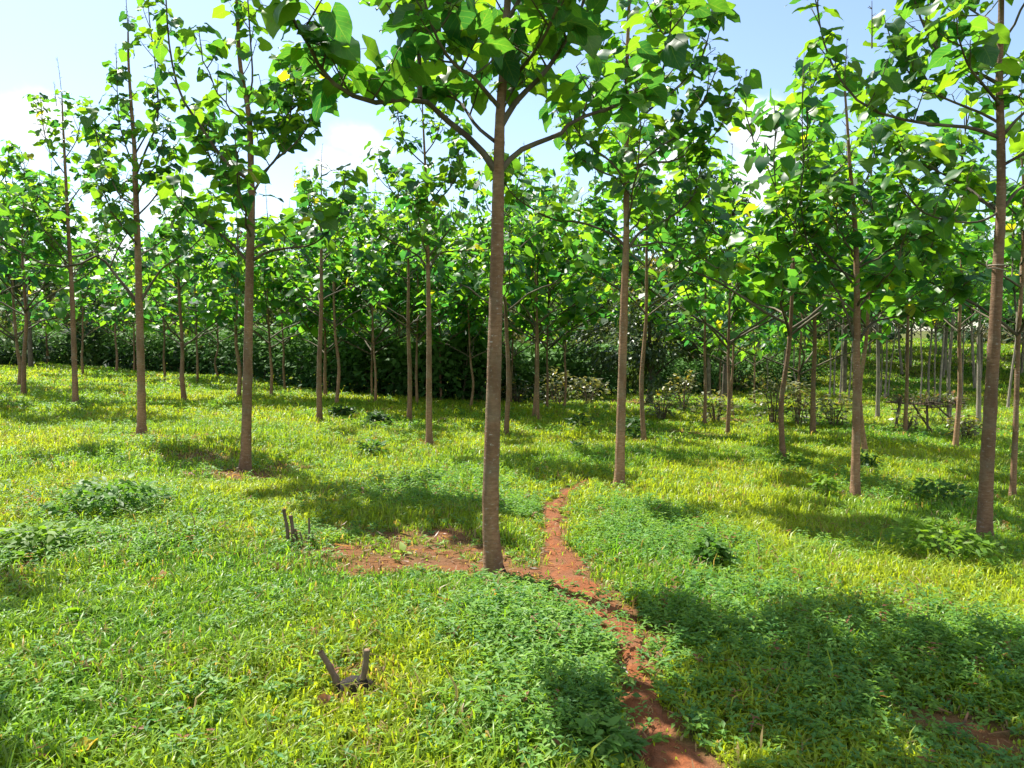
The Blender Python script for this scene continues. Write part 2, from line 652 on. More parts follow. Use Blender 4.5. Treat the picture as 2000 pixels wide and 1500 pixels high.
# --- shared crown kinds; origin at the lowest fork, leader points up
def crown_kind(seed, H, reach, nlow=4, dens=1.0, T=HEART1, leafm=M_LEAF):
    g = np.random.default_rng(seed)
    limbs = []
    a0 = g.uniform(0, 6.28)

    def limb(z0, az, ln, rise, r0, st, dn):
        d = np.array([math.cos(az), math.sin(az), 0])
        s = np.array([-d[1], d[0], 0]) * g.normal(0, .12) * ln
        p0 = UP * z0
        p1 = p0 + d * ln * .35 + UP * ln * rise * .32
        p2 = p0 + d * ln * .72 + UP * ln * rise * .62 + s
        p3 = p0 + d * ln * .98 + UP * ln * rise * 1.15 + s * 1.3
        p4 = p3 + d * ln * .06 + UP * ln * g.uniform(.2, .55)
        P = spline([p0, p1, p2, p3, p4], 11)
        P[1:-1] += g.normal(0, .014, (9, 3))
        limbs.append((P, r0, st, dn))

    for i in range(nlow):
        limb(g.uniform(0, .25), a0 + i * 6.28 / nlow + g.normal(0, .25), reach * g.uniform(.9, 1.3), g.uniform(.45, .9), .019, .36, 1.1 * dens)
    for i in range(3):
        limb(H * .28 + g.uniform(-.15, .25), a0 + .8 + i * 2.1 + g.normal(0, .3), reach * g.uniform(.62, .85), g.uniform(.7, 1.1), .016, .3, 1.1 * dens)
    for i in range(3):
        limb(H * .52 + g.uniform(-.2, .3), a0 + .3 + i * 2.1 + g.normal(0, .3), reach * g.uniform(.38, .55), g.uniform(.9, 1.3), .014, .15, 1.1 * dens)
    lead = spline([UP * 0, UP * H * .5 + np.array([*g.normal(0, .04, 2), 0]), UP * H * .86 + np.array([*g.normal(0, .07, 2), 0])], 10)
    crown_limbs = limbs + [(lead, .02, .45, .5 * dens)]
    crown = crown_mesh('crown', crown_limbs, g, T, leafm, H, link=False, step=.145, start=.22, size=(.13, .25), petiole=(T is HEART2))
    bm = []
    for P, r0, _, _ in limbs:
        V, F = limb_tube(P, r0, n=6)
        bm.append(mk('branch', V, F, M_LIMB, link=False).data)
    sp = []
    tips = [lead[-1]] + [limbs[i][0][-1] for i in g.choice(len(limbs), 3, replace=False)]
    for i, tpt in enumerate(tips):
        V, F = spike_parts(tpt, g.uniform(.55, 1.0) if i == 0 else g.uniform(.35, .6), g)
        sp.append(mk('flower_spike', V, F, M_LIMB, link=False).data)
    return dict(crown=crown.data, branches=bm, spikes=sp, lead=lead, H=H)


KINDS = [crown_kind(100, 3.6, 1.35, 4), crown_kind(101, 3.3, 1.6, 5), crown_kind(102, 3.9, 1.2, 4), crown_kind(103, 3.5, 1.45, 4, .9),
         crown_kind(104, 3.1, 1.5, 5, 1.05), crown_kind(105, 4.1, 1.25, 3, .95), crown_kind(106, 3.4, 1.35, 5, 1.1), crown_kind(107, 3.7, 1.55, 4)]
SPARSE = [crown_kind(120, 3.4, 1.1, 3, .55), crown_kind(121, 3.8, 1.0, 3, .6)]


def link_part(name, data, parent, loc, rz, sc):
    o = bpy.data.objects.new(name, data)
    COL.objects.link(o)
    o.parent = parent
    o.location = tuple(loc)
    o.rotation_euler = (0, 0, rz)
    o.scale = (sc, sc, sc)
    return o


GROUP = 'young trees of the plantation'


def plain_tree(px, py, w, label, fork=None, height=None, kind=None, lean=(0, 0), mat=None, sparse=False, group=GROUP, few=False):
    g = np.random.default_rng(int(abs(px * 13 + py * 7)))
    B = ground_hit(px, py)
    d = np.clip(w * B[1] / F_PX, .075, .2)
    f = fork or (g.uniform(1.15, 1.6) if B[1] > 19 else g.uniform(1.75, 2.15))
    Hh = height or g.uniform(5.1, 6.1)
    K = (SPARSE if sparse else KINDS)
    K = K[kind % len(K)] if kind is not None else K[g.integers(len(K))]
    sc = (Hh - f) / K['H']
    rz = g.uniform(0, 6.28)
    root = empty('plantation_tree', B - UP * .02)
    tag(root, label, 'tree', group)
    c, s = math.cos(rz), math.sin(rz)
    ld = K['lead'] @ np.array([[c, s, 0], [-s, c, 0], [0, 0, 1]]) * sc
    lx, ly = np.array(lean) + g.normal(0, .016, 2)
    fk = np.array([lx * f, ly * f, f])
    mid = fk * .5 + np.array([*g.normal(0, .045, 2), 0])
    pts = [np.zeros(3), mid, fk] + [fk + ld[i] for i in (3, 6, 9)]
    trunk_mesh('trunk', np.array(pts), d * .5, .010, root, mat or M_BARK, 9 if d * F_PX / B[1] < 7 else 12)
    link_part('crown', K['crown'], root, fk, rz, sc)
    for b in K['branches']:
        link_part('branch', b, root, fk, rz, sc)
    for b in K['spikes'][:(1 if few else 4)]:
        link_part('flower_spike', b, root, fk, rz, sc)
    return root


def hero_tree(base_px, width, trunk_px, limbs_px, extra, label, seed, r_top=.012, leader_from=.3, spikes=(), mat=None, size=(.13, .25), dens=1.0, top=6.2, leader_d=.5):
    """trunk_px: [(px,py,dY)], limbs_px: [(points, r0, start, density)], extra: limbs in tree space (off picture / depth)"""
    g = np.random.default_rng(seed)
    B = ground_hit(*base_px)
    Y = B[1]
    root = empty('plantation_tree', B - UP * .02)
    tag(root, label, 'tree', GROUP)
    W = lambda q: p2w(q[0], q[1], Y + (q[2] if len(q) > 2 else 0)) - B
    tp = np.array([np.zeros(3)] + [W(q) for q in trunk_px])
    trunk_mesh('trunk', tp, width * Y / F_PX * .5, r_top, root, mat or M_BARK, 18, rings=120)
    TS = spline(tp, 50)
    limbs = []
    for pts, r0, st, dn in limbs_px:
        P = spline([W(q) for q in pts], 14)
        limbs.append((P, r0, st, dn))
    for z0, az, ln, rise, r0, dn in extra:
        i = int(np.argmin(np.abs(TS[:, 2] - z0)))
        p0 = TS[i]
        d = np.array([math.cos(az), math.sin(az), 0])
        P = spline([p0, p0 + d * ln * .35 + UP * ln * rise * .3, p0 + d * ln * .75 + UP * ln * rise * .62, p0 + d * ln + UP * ln * rise * 1.2], 11)
        P[1:] += g.normal(0, .012, (10, 3))
        limbs.append((P, r0, .25, dn))
    for P, r0, _, _ in limbs:
        V, F = limb_tube(P, r0, n=9)
        mk('branch', V, F, M_LIMB, root)
    ll = limbs + [(TS[int(50 * leader_from):], .02, .3, leader_d)]
    o = crown_mesh('crown', ll, g, HEART2, M_LEAFV, top, step=.135 / dens, size=size)
    o.parent = root
    for q in spikes:
        V, F = spike_parts(W(q), q[3], g)
        mk('flower_spike', V, F, M_LIMB, root)
    return root, B


# the nearest tree, beside the red path
t0, B0 = hero_tree((966, 1118), 35, [(958, 1000), (963, 800), (968, 600), (972, 420), (974, 320), (977, 220), (984, 120), (990, 20), (1000, -160), (1004, -340), (1008, -520)], [
    ([(970, 330), (930, 276), (880, 235), (820, 186, -.1), (745, 195, -.5), (680, 176, -.7), (632, 135, -.9), (600, 75, -1.1), (565, 15, -1.2), (545, -60, -1.3)], .026, .42, 1.0),
    ([(820, 186, -.1), (818, 100, -.05), (805, 40, 0), (790, -60, .1), (780, -180, .1)], .018, .15, 1.1),
    ([(966, 270), (930, 240, .2), (903, 200, .4), (880, 184, .5), (838, 176, .7), (800, 150, .9)], .014, .3, 1.0),
    ([(976, 330), (1010, 292), (1055, 271), (1095, 255), (1120, 230), (1190, 205, .2), (1260, 175, .4), (1300, 120, .4), (1310, 40, .5)], .022, .35, .9),
    ([(976, 245), (1010, 190), (1060, 140), (1100, 82), (1130, 25), (1155, -60), (1180, -200)], .024, .25, 1.1),
    ([(976, 205), (945, 168, -.2), (920, 140, -.4), (890, 122, -.6), (850, 60, -.8), (820, -40, -.9)], .017, .3, 1.0),
    ([(1000, 150, 0), (1040, 100, -.4), (1075, 40, -.7), (1110, -60, -1.)], .015, .3, 1.0),
], [(3.3, 1.4, 1.3, .6, .018, 1.0), (3.7, 2.6, 1.1, .8, .016, 1.), (3.8, -.9, 1.0, .9, .016, 1.), (4.3, .3, .95, .9, .014, 1.1), (4.5, 3.6, .95, 1.0, .014, 1.1),
    (4.9, 5.0, .8, 1.1, .012, 1.1), (5.0, 1.8, .8, 1.1, .012, 1.1)],
    'nearest and thickest plantation tree with a charred base beside the red soil path', 11, spikes=[(1008, -520, 0, .7)], dens=1.45, size=(.12, .25))

# burnt foot of the nearest tree and of the next one to the left
def burnt_root(root, off, s, seed):
    """charred, ragged buttress strands hugging the foot of a trunk"""
    g = np.random.default_rng(seed)
    parts = []
    c = np.array(off)
    out = unit(np.array([c[0], c[1], 0.]))
    sd = np.array([-out[1], out[0], 0])
    for k in range(16):
        w = g.normal(0, .022) * s
        h = g.uniform(.03, .17) * s * (1 if k < 5 else .6)
        top = c * .78 + sd * w * .7 + UP * h
        mid = c * 1.0 + sd * w + UP * h * .4
        end = c + out * g.uniform(.01, .05) * s + sd * w * 1.9 - UP * .03
        r = g.uniform(.006, .013) * s
        parts.append(tube(spline([top, mid, end], 7), np.array([.35, .8, 1, 1.1, 1.2, 1.3, 1.]) * r, 6, .7, g))
    V, F = join(parts)
    mk('burnt_root', V, F, M_CHAR, root)


burnt_root(t0, (.048, -.05, 0), .95, 5)

t1, B1 = hero_tree((480, 920), 20, [(482, 800), (485, 650), (488, 505), (491, 400), (490, 330), (488, 250), (482, 195), (470, 130), (465, 60), (461, -60), (460, -160)], [
    ([(489, 350), (440, 312, -.1), (392, 243, -.2), (352, 180, -.3), (332, 95, -.3), (325, 10, -.3), (321, -80, -.3)], .022, .22, .55),
    ([(486, 510), (470, 492), (450, 470, -.1), (412, 440, -.2), (372, 415, -.3), (345, 380, -.4)], .022, .3, 1.1),
    ([(487, 510), (520, 490), (560, 481, -.1), (610, 474, -.2), (648, 440, -.2), (670, 385, -.2)], .02, .3, 1.1),
    ([(483, 197), (493, 150), (488, 60), (482, -40), (480, -140)], .013, .3, .9),
    ([(490, 380), (520, 330), (548, 290), (568, 215), (575, 150)], .017, .2, 1.1),
    ([(490, 420), (455, 380, .3), (425, 330, .5), (405, 290, .6), (398, 240, .6)], .017, .25, 1.1),
    ([(490, 300), (530, 262), (565, 215), (590, 190)], .013, .2, 1.1),
], [(2.6, 1.2, 1.3, .6, .018, 1.), (2.8, -1.4, 1.0, .7, .016, 1.0), (3.2, 2.4, .95, .8, .015, 1.), (3.4, -.3, .9, .8, .015, 1.), (3.9, -2.0, .7, .9, .012, 1.), (4.1, 1.0, .7, 1., .012, 1.)],
    'plantation tree with a blackened foot on straw, one tree left of the nearest trunk', 12, spikes=[(321, -80, -.3, .5), (461, -60, 0, .6), (418, 235, .6, .45)])
burnt_root(t1, (.02, -.07, 0), .8, 6)
burnt_root(t1, (-.05, -.055, 0), .65, 7)

hero_tree((277, 850), 17, [(276, 760), (272, 590), (268, 450), (264, 340), (262, 280), (256, 200), (251, 120), (250, 60)], [
    ([(272, 595), (262, 580), (240, 552), (215, 522), (192, 497, -.1), (150, 515, -.4), (95, 516, -.8), (40, 490, -1.1), (0, 462, -1.3), (-20, 420, -1.4)], .03, .75, .35),
    ([(214, 522), (232, 480), (247, 455), (256, 440)], .013, .6, .5),
    ([(192, 497, -.1), (186, 488, -.2), (140, 498, -.4), (110, 470, -.5), (85, 445, -.6), (60, 390, -.7)], .012, .45, .9),
    ([(272, 595), (284, 570), (300, 545), (318, 520), (350, 500, -.1), (385, 470, -.2), (415, 425, -.3)], .024, .35, 1.0),
    ([(264, 345), (285, 290), (303, 248), (309, 205), (303, 120), (292, 40), (290, 0)], .018, .3, .9),
    ([(263, 300), (280, 270), (298, 240), (305, 215)], .014, .8, .5),
    ([(266, 400), (235, 380), (215, 340), (195, 290), (185, 240)], .016, .2, 1.2),
    ([(264, 330), (245, 280), (232, 230), (228, 150)], .013, .2, 1.1),
    ([(267, 420), (300, 385), (325, 340), (338, 300)], .014, .2, 1.1),
    ([(267, 450), (235, 430), (210, 405), (190, 375)], .014, .2, 1.2),
], [(2.6, 1.5, 1.1, .6, .017, 1.1), (2.8, -1.6, 1.0, .7, .016, 1.1), (3.4, 2.6, .8, .8, .013, 1.1), (3.6, -.6, .75, .9, .013, 1.1)],
    'left plantation tree with long bare horizontal branch reaching to the photo edge', 13, spikes=[(250, 60, 0, .6), (228, 150, 0, .5), (290, 0, 0, .5)], dens=.9, size=(.12, .23))

hero_tree((148, 795), 11.5, [(145, 700), (140, 560), (133, 440), (127, 320), (123, 240), (121, 190)], [
    ([(138, 530), (120, 500), (98, 472), (82, 440), (70, 390)], .02, .4, 1.1),
    ([(138, 530), (110, 495, .2), (88, 470, .3), (100, 440, .5)], .014, .5, 1.1),
    ([(139, 545), (160, 515), (190, 480), (205, 430)], .016, .3, 1.2),
    ([(133, 440), (95, 400), (60, 360), (35, 310)], .017, .25, 1.3),
    ([(131, 400), (160, 360), (185, 320), (195, 270)], .015, .25, 1.3),
    ([(128, 340), (100, 300), (85, 250), (80, 200)], .013, .2, 1.3),
    ([(126, 310), (150, 270), (160, 220)], .012, .2, 1.3),
], [(2.8, 1.5, 1.0, .6, .015, 1.2), (3.0, -1.6, 1.0, .7, .015, 1.2), (3.7, 2.2, .7, .9, .012, 1.2)],
    'straight bare plantation tree rising between the leaning pair and the long-branched tree', 14, spikes=[(121, 190, 0, .85), (110, 205, 0, .5)], size=(.12, .23), dens=.9)

hero_tree((1210, 950), 20, [(1212, 850), (1216, 700), (1220, 560), (1223, 470), (1224, 330), (1224, 200), (1226, 80), (1230, -40), (1230, -140)], [
    ([(1223, 480), (1205, 462), (1180, 447), (1130, 430), (1080, 426), (1025, 395, -.2), (992, 365, -.3), (975, 320, -.3)], .02, .3, 1.0),
    ([(1223, 490), (1250, 450), (1290, 432), (1335, 402), (1358, 370), (1372, 310)], .022, .3, 1.1),
    ([(1223, 480), (1262, 474), (1300, 470, -.2), (1350, 490, -.4), (1400, 520, -.6)], .014, .3, .8),
    ([(1224, 350), (1190, 310), (1150, 280), (1120, 240), (1105, 190)], .016, .25, 1.1),
    ([(1224, 340), (1265, 315), (1310, 312), (1355, 290), (1400, 255, -.2), (1430, 190, -.3)], .018, .25, 1.2),
    ([(1224, 260), (1270, 210), (1320, 170), (1370, 110), (1390, 40)], .016, .2, 1.2),
    ([(1224, 220), (1185, 170), (1160, 120), (1150, 50)], .014, .2, 1.1),
    ([(1226, 130), (1280, 80), (1330, 20), (1345, -60)], .013, .2, 1.2),
], [(2.9, 1.2, 1.2, .6, .017, 1.), (3.1, -1.6, 1.2, .7, .016, 1.), (3.6, 2.4, 1.0, .8, .015, 1.), (3.7, -.6, 1.0, .7, .015, 1.), (4.3, 1.6, .8, .9, .012, 1.1), (4.4, -1.2, .8, .9, .012, 1.1)],
    'reddish trunked plantation tree just right of the path, with a knot halfway up', 15, spikes=[(1390, 40, 0, .6), (1230, -140, 0, .6)], dens=1.05, size=(.13, .255))

tR, BR = hero_tree((1922, 1060), 28, [(1926, 950), (1934, 800), (1943, 640), (1950, 500), (1955, 400), (1955, 270), (1952, 160), (1955, 40), (1957, -100), (1960, -260), (1960, -400)], [
    ([(1954, 405), (1938, 418), (1905, 430), (1850, 426, -.1), (1800, 408, -.2), (1770, 370, -.3)], .013, .3, 1.0),
    ([(1954, 265), (1900, 246), (1840, 240), (1772, 231), (1692, 205, .2), (1642, 152, .3), (1612, 88, .4), (1599, 30, .4), (1597, -10, .4)], .019, .25, .95),
    ([(1952, 160), (1905, 136), (1850, 116), (1812, 62), (1785, -10), (1770, -100)], .018, .25, 1.1),
    ([(1954, 420), (1900, 370, .3), (1850, 340, .6), (1785, 308, .9), (1740, 280, 1.1)], .016, .3, 1.0),
    ([(1955, 410), (1985, 370), (2030, 335), (2060, 260)], .018, .3, 1.0),
    ([(1955, 265), (1985, 230), (2030, 185), (2060, 110)], .018, .3, 1.1),
    ([(1953, 200), (1920, 160, -.5), (1890, 120, -.8), (1870, 60, -1.0)], .015, .3, 1.0),
], [(3.1, 1.6, 1.2, .6, .017, 1.), (3.4, -.5, 1.0, .7, .015, 1.0), (3.9, 2.6, .9, .8, .014, 1.1), (4.0, .4, .9, .9, .014, 1.1), (4.5, -1.5, .8, 1., .012, 1.1), (4.7, 1.5, .8, 1., .012, 1.1)],
    'large plantation tree at the right with a pale tendril tied round its trunk', 16, spikes=[(1597, -10, .4, .5), (1960, -400, 0, .6), (1703, 90, .4, .45)])

hero_tree((1670, 970), 17, [(1672, 850), (1673, 700), (1674, 590), (1672, 480), (1668, 410), (1660, 320), (1655, 240), (1650, 170)], [
    ([(1670, 665), (1655, 615), (1636, 565), (1590, 502), (1572, 450), (1562, 370), (1570, 330), (1567, 255), (1567, 190)], .015, .55, .42),
    ([(1668, 605), (1640, 582), (1610, 573), (1560, 570), (1510, 545), (1480, 500)], .015, .3, 1.2),
    ([(1675, 668), (1700, 630), (1735, 618), (1790, 610), (1845, 590), (1885, 550)], .018, .35, 1.1),
    ([(1676, 600), (1710, 560), (1745, 545), (1790, 530), (1820, 480)], .014, .3, 1.2),
    ([(1673, 560), (1640, 520), (1600, 480), (1560, 450), (1530, 400)], .015, .25, 1.2),
    ([(1672, 520), (1710, 480), (1745, 450), (1765, 400)], .014, .25, 1.2),
    ([(1668, 430), (1640, 400), (1610, 380), (1590, 350)], .011, .2, 1.0),
    ([(1664, 380), (1690, 350), (1705, 310), (1712, 260)], .011, .2, 1.1),
], [(2.1, 1.5, 1.2, .5, .016, 1.1), (2.3, -1.6, 1.2, .5, .016, 1.1), (2.7, 2.4, 1.0, .6, .014, 1.1), (2.8, -.5, 1.1, .6, .014, 1.1), (2.9, -2.3, .9, .6, .014, 1.1)],
    'low crowned plantation tree with a long leafless whip shoot, left of the tendril-tied tree', 17, spikes=[(1567, 190, 0, .6), (1650, 170, 0, .6)], dens=1.05, leader_d=.22)

hero_tree((838, 870), 13, [(838, 760), (838, 640), (836, 520), (834, 400), (829, 290), (825, 210)], [
    ([(836, 530), (820, 500), (785, 480), (745, 455), (715, 420)], .02, .3, 1.2),
    ([(837, 530), (856, 495), (885, 488), (930, 487), (965, 482)], .017, .35, .9),
    ([(837, 500), (862, 465), (890, 430), (905, 380)], .016, .25, 1.2),
    ([(834, 430), (800, 400), (765, 370), (745, 320)], .015, .2, 1.2),
    ([(833, 400), (865, 360), (890, 320), (895, 270)], .014, .2, 1.2),
    ([(830, 320), (800, 290), (782, 250), (775, 210)], .012, .2, 1.2),
    ([(829, 300), (850, 270), (862, 230)], .012, .2, 1.2),
], [(2.7, 1.5, 1.1, .6, .015, 1.1), (2.9, -1.6, 1.1, .7, .015, 1.1), (3.5, 2.4, .8, .9, .012, 1.1), (3.6, -.8, .8, .9, .012, 1.1)],
    'plantation tree standing left of the nearest trunk with a narrow tall crown', 18, spikes=[(825, 210, 0, .6), (775, 210, 0, .4)], dens=.9, size=(.12, .23))

# every other tree: base pixel, width, label, options
TREES = [
    (38, 757, 9, 'rear trunk of the leaning pair at the far left', dict(kind=1)),
    (46, 777, 9.5, 'front trunk of the leaning pair at the far left', dict(kind=4, lean=(.04, 0))),
    (-40, 790, 11, 'plantation tree at the very left edge, mostly leaves in the photo', dict(kind=0, fork=2.0)),
    (92, 714, 6, 'distant slim tree at the dark hedge behind the leaning pair', dict(few=True)),
    (163, 735, 5.5, 'slim tree just right of the straight bare trunk, short of the dark hedge', dict(few=True)),
    (228, 727, 5, 'small trunk half lost in hedge shade left of the long-branched tree', dict(few=True)),
    (262, 726, 4.5, 'thin trunk against the hedge, peeping out left behind the long-branched tree', dict(few=True)),
    (323, 741, 5, 'thin trunk by the hedge between the long-branched tree and a darker trunk', dict(few=True)),
    (360, 784, 10.5, 'dark trunk midway between the long-branched tree and the blackened-foot tree', dict(kind=2)),
    (379, 726, 4, 'faint slender trunk deep in the hedge, right of a darker trunk', dict(few=True)),
    (386, 748, 5, 'slim hedge-side trunk just right of the dark midway trunk', dict(few=True)),
    (428, 741, 4.5, 'thin pale trunk at the hedge, left of the two trunks by the blackened-foot tree', dict(few=True)),
    (466, 779, 9, 'trunk standing close behind and left of the blackened-foot tree', dict(kind=3)),
    (529, 778, 6.5, 'first slim trunk right of the blackened-foot tree', dict(kind=6)),
    (557, 765, 5.5, 'second slim trunk right of the blackened-foot tree, nearer the hedge', dict(few=True)),
    (624, 826, 11.5, 'brown trunk in front of a close pair, just left of the small round bush', dict(kind=5, fork=2.2)),
    (636, 777, 8, 'trunk half hidden directly behind the brown one near the round bush', dict(kind=0)),
    (657, 792, 7.5, 'reddish trunk standing just above the small round bush', dict(kind=7)),
    (702, 767, 4.5, 'leftmost of three thin trunks against the darkest hedge', dict(few=True)),
    (727, 778, 4, 'middle of three thin trunks against the darkest hedge', dict(few=True)),
    (733, 788, 5, 'right and nearest of three thin trunks against the darkest hedge', dict(few=True)),
    (778, 776, 5, 'thin trunk at the hedge foot, beyond the dark leafy bush', dict(few=True)),
    (799, 825, 10, 'brown trunk just left of the narrow tall-crowned tree', dict(kind=2, fork=2.0)),
    (815, 790, 6, 'slim trunk showing between two bigger ones left of the nearest tree', dict(kind=4)),
    (863, 786, 5, 'thin trunk at the hedge, right of the narrow tall-crowned tree', dict(few=True)),
    (919, 797, 5.5, 'slim trunk at the hedge, close to the left of the nearest trunk', dict(few=True)),
    (911, 781, 4, 'faintest trunk at the hedge, close to the left of the nearest trunk', dict(few=True)),
    (988, 856, 10, 'reddish trunk showing right behind the nearest trunk', dict(kind=3, fork=2.2)),
    (998, 793, 4, 'hair-thin trunk among shrubs, right of the reddish trunk', dict(few=True)),
    (1042, 817, 6.5, 'left of the twin trunks standing side by side beyond the path', dict(kind=6)),
    (1050, 824, 7, 'right of the twin trunks standing side by side beyond the path', dict(kind=1)),
    (1068, 798, 5.5, 'slim trunk right of the twin trunks, before the shrubs', dict(few=True)),
    (1075, 771, 4.5, 'pale far trunk among the shrubs right of the twin trunks', dict(few=True, mat=M_PALE)),
    (1102, 798, 5.5, 'slim trunk at the edge of the bare soil before the round dark tree', dict(few=True)),
    (1258, 866, 10, 'trunk standing just right of the knotted reddish one, beside leafy weeds', dict(kind=7, fork=2.3)),
    (1354, 762, 4, 'thin trunk in the shade right of the round dark tree', dict(few=True, sparse=True)),
    (1386, 771, 4.5, 'bluish pale trunk in the shade right of the round dark tree', dict(few=True, sparse=True, mat=M_PALE)),
    (1376, 833, 7.5, 'dark trunk on a patch of bare earth before the low shrubs', dict(kind=5)),
    (1406, 796, 4.5, 'thin far trunk behind the leafy-stemmed one', dict(few=True)),
    (1421, 848, 8, 'short trunk with a tuft of bright leaves low on its stem', dict(kind=4, fork=1.75)),
    (1431, 815, 6.5, 'trunk standing just behind the one with low bright leaves', dict(kind=0)),
    (1474, 793, 4.5, 'slim trunk on the left edge of the tall twiggy shrub', dict(few=True)),
    (1498, 762, 4, 'faint pale trunk in dark shade behind the tall twiggy shrub', dict(few=True, sparse=True, mat=M_PALE)),
    (1530, 905, 12, 'gently bowed trunk with pale foot in front of the tall twiggy shrub', dict(kind=1, fork=1.9, lean=(.02, 0))),
    (1548, 772, 4, 'thin pale trunk rising behind the tall twiggy shrub', dict(few=True, sparse=True, mat=M_PALE)),
    (1556, 832, 6.5, 'curved trunk right behind the bowed one', dict(kind=3, lean=(.03, 0))),
    (1588, 851, 11, 'grey trunk at the right end of the tall twiggy shrub', dict(kind=6, fork=2.1)),
    (1620, 778, 3.5, 'leftmost of the far pale trunks before the shaded bank', dict(few=True, mat=M_PALE, fork=3.2, height=6.5)),
    (1629, 775, 3.2, 'pale trunk leaning right, second among those before the shaded bank', dict(few=True, mat=M_PALE, fork=3.2, height=6.5, lean=(.07, 0))),
    (1640, 787, 3.8, 'pale trunk with its foot lowest in the left pale cluster', dict(few=True, mat=M_PALE, fork=3.0, height=6.2, lean=(.03, 0))),
    (1657, 782, 3.5, 'pale slanting trunk just left of the low crowned whip-shoot tree', dict(few=True, mat=M_PALE, fork=3.2, height=6.4, lean=(.06, 0))),
    (1690, 887, 10, 'second trunk standing close behind the whip-shoot tree on its right', dict(kind=2, fork=2.2)),
    (1714, 819, 8, 'grey trunk alone on sunny grass right of the whip-shoot tree', dict(kind=7, mat=M_PALE, fork=2.5)),
    (1720, 771, 3, 'thin trunk behind the grey one, on the shaded bank', dict(few=True, mat=M_PALE, fork=3.2, height=6.3)),
    (1728, 780, 4, 'pale trunk right behind the grey one, at the foot of the shaded bank', dict(few=True, mat=M_PALE, fork=3.2, height=6.5)),
    (1734, 775, 3, 'thin trunk slanting right beside the grey one', dict(few=True, mat=M_PALE, fork=3.2, height=6.5, lean=(.1, 0))),
    (1767, 852, 8, 'reddish trunk at the left post of the rustic trellis', dict(kind=5, fork=2.3)),
    (1797, 788, 3.2, 'thin trunk seen above the middle of the rustic trellis, on the left', dict(few=True, mat=M_PALE, fork=3., height=6.2)),
    (1813, 780, 5, 'stouter pale trunk seen above the middle of the rustic trellis', dict(few=True, mat=M_PALE, fork=3.0, height=6.4, lean=(.03, 0))),
    (1826, 779, 3.5, 'left of two touching pale trunks above the right half of the trellis', dict(few=True, mat=M_PALE, fork=3.1, height=6.4)),
    (1834, 786, 5, 'right of two touching pale trunks above the right half of the trellis', dict(few=True, mat=M_PALE, fork=3.1, height=6.4, lean=(.03, 0))),
    (1855, 830, 8, 'pale footed trunk at the right post of the rustic trellis', dict(kind=3, mat=M_PALE, fork=2.6)),
    (1865, 877, 10, 'grey brown trunk in front of the right end of the rustic trellis', dict(kind=0, fork=2.4)),
    (1879, 780, 3.5, 'thin trunk on the bank just right of the trellis', dict(few=True, mat=M_PALE, fork=3.1, height=6.4)),
    (1911, 830, 9, 'bluish grey lichen-covered trunk left of the tendril-tied tree', dict(kind=6, mat=M_PALE, fork=2.6)),
    (1968, 798, 5, 'slanting pale trunk right of the tendril-tied tree', dict(few=True, sparse=True, mat=M_PALE, fork=2.8, height=6., lean=(.08, 0))),
    (1977, 980, 11, 'slender trunk at the right edge with a side branch slanting left', dict(kind=4, fork=1.95, height=5.0)),
    (2090, 930, 14, 'tree at the right border of which only dark leaves show', dict(kind=1, fork=2.0, height=5.4)),
    (-700, 1110, 30, 'tree beyond the left border of which only a twig tip shows', dict(kind=7, fork=2.5, height=6.0)),
]
for a in TREES:
    plain_tree(a[0], a[1], a[2], a[3], **a[4])

# ------------------------------------------------------------------ ground, path
NX, NY = 420, 460
u = np.linspace(-1, 1, NX)
xs = 160 * np.sinh(5.2 * u) / math.sinh(5.2)
v = np.linspace(-.62, 1, NY)
ys = 5.0 + 290 * np.sinh(5.8 * v) / math.sinh(5.8)
GX, GY = np.meshgrid(xs, ys)
GZ = gz(GX, GY)
V = np.stack([GX, GY, GZ], -1).reshape(-1, 3)
i, j = np.meshgrid(np.arange(NY - 1), np.arange(NX - 1), indexing='ij')
F = np.stack([i * NX + j, i * NX + j + 1, (i + 1) * NX + j + 1, (i + 1) * NX + j], -1).reshape(-1, 4)
ground = mk('ground', V, F, M_GROUND, soilv=soil(V[:, 0], V[:, 1]))
tag(ground, 'grassy plantation floor sloping gently down to the right', 'ground', kind='structure')

Pc = spline(np.column_stack([PATH_W[:, 0], PATH_W[:, 1], PATH_W[:, 2]]), 260)
tan = unit(np.gradient(Pc[:, :2], axis=0))
nor = np.column_stack([-tan[:, 1], tan[:, 0]])
cs = np.linspace(-1, 1, 13)
nn = vnoise(Pc[:, 0], Pc[:, 1], 7, 3)
wid = Pc[:, 2] * (.5 + .85 * nn) + .01
XY = Pc[:, None, :2] + nor[:, None, :] * (cs[None, :, None] * wid[:, None, None])
zz = gz(XY[..., 0], XY[..., 1]) + .012 - .03 * np.abs(cs[None]) ** 4 + (vnoise(XY[..., 0], XY[..., 1], 14, 4) - .5) * .016
V = np.dstack([XY, zz]).reshape(-1, 3)
i, j = np.meshgrid(np.arange(259), np.arange(12), indexing='ij')
F = np.stack([i * 13 + j, i * 13 + j + 1, (i + 1) * 13 + j + 1, (i + 1) * 13 + j], -1).reshape(-1, 4)
tag(mk('path', V, F[:, ::-1], M_PATH), 'narrow winding footpath of bare red soil', 'path', kind='structure')

# ------------------------------------------------------------------ grass and weeds
def scatter(y0, y1, dens, rg, wide=.8):
    """uniform points in the sector in front of the camera"""
    area = wide * (y1 * y1 - y0 * y0) + 2 * 1.0 * (y1 - y0)
    n = int(area * dens)
    y = np.sqrt(rg.random(n) * (y1 * y1 - y0 * y0) + y0 * y0)
    x = (rg.random(n) * 2 - 1) * (wide * y + 1.0)
    return x, y


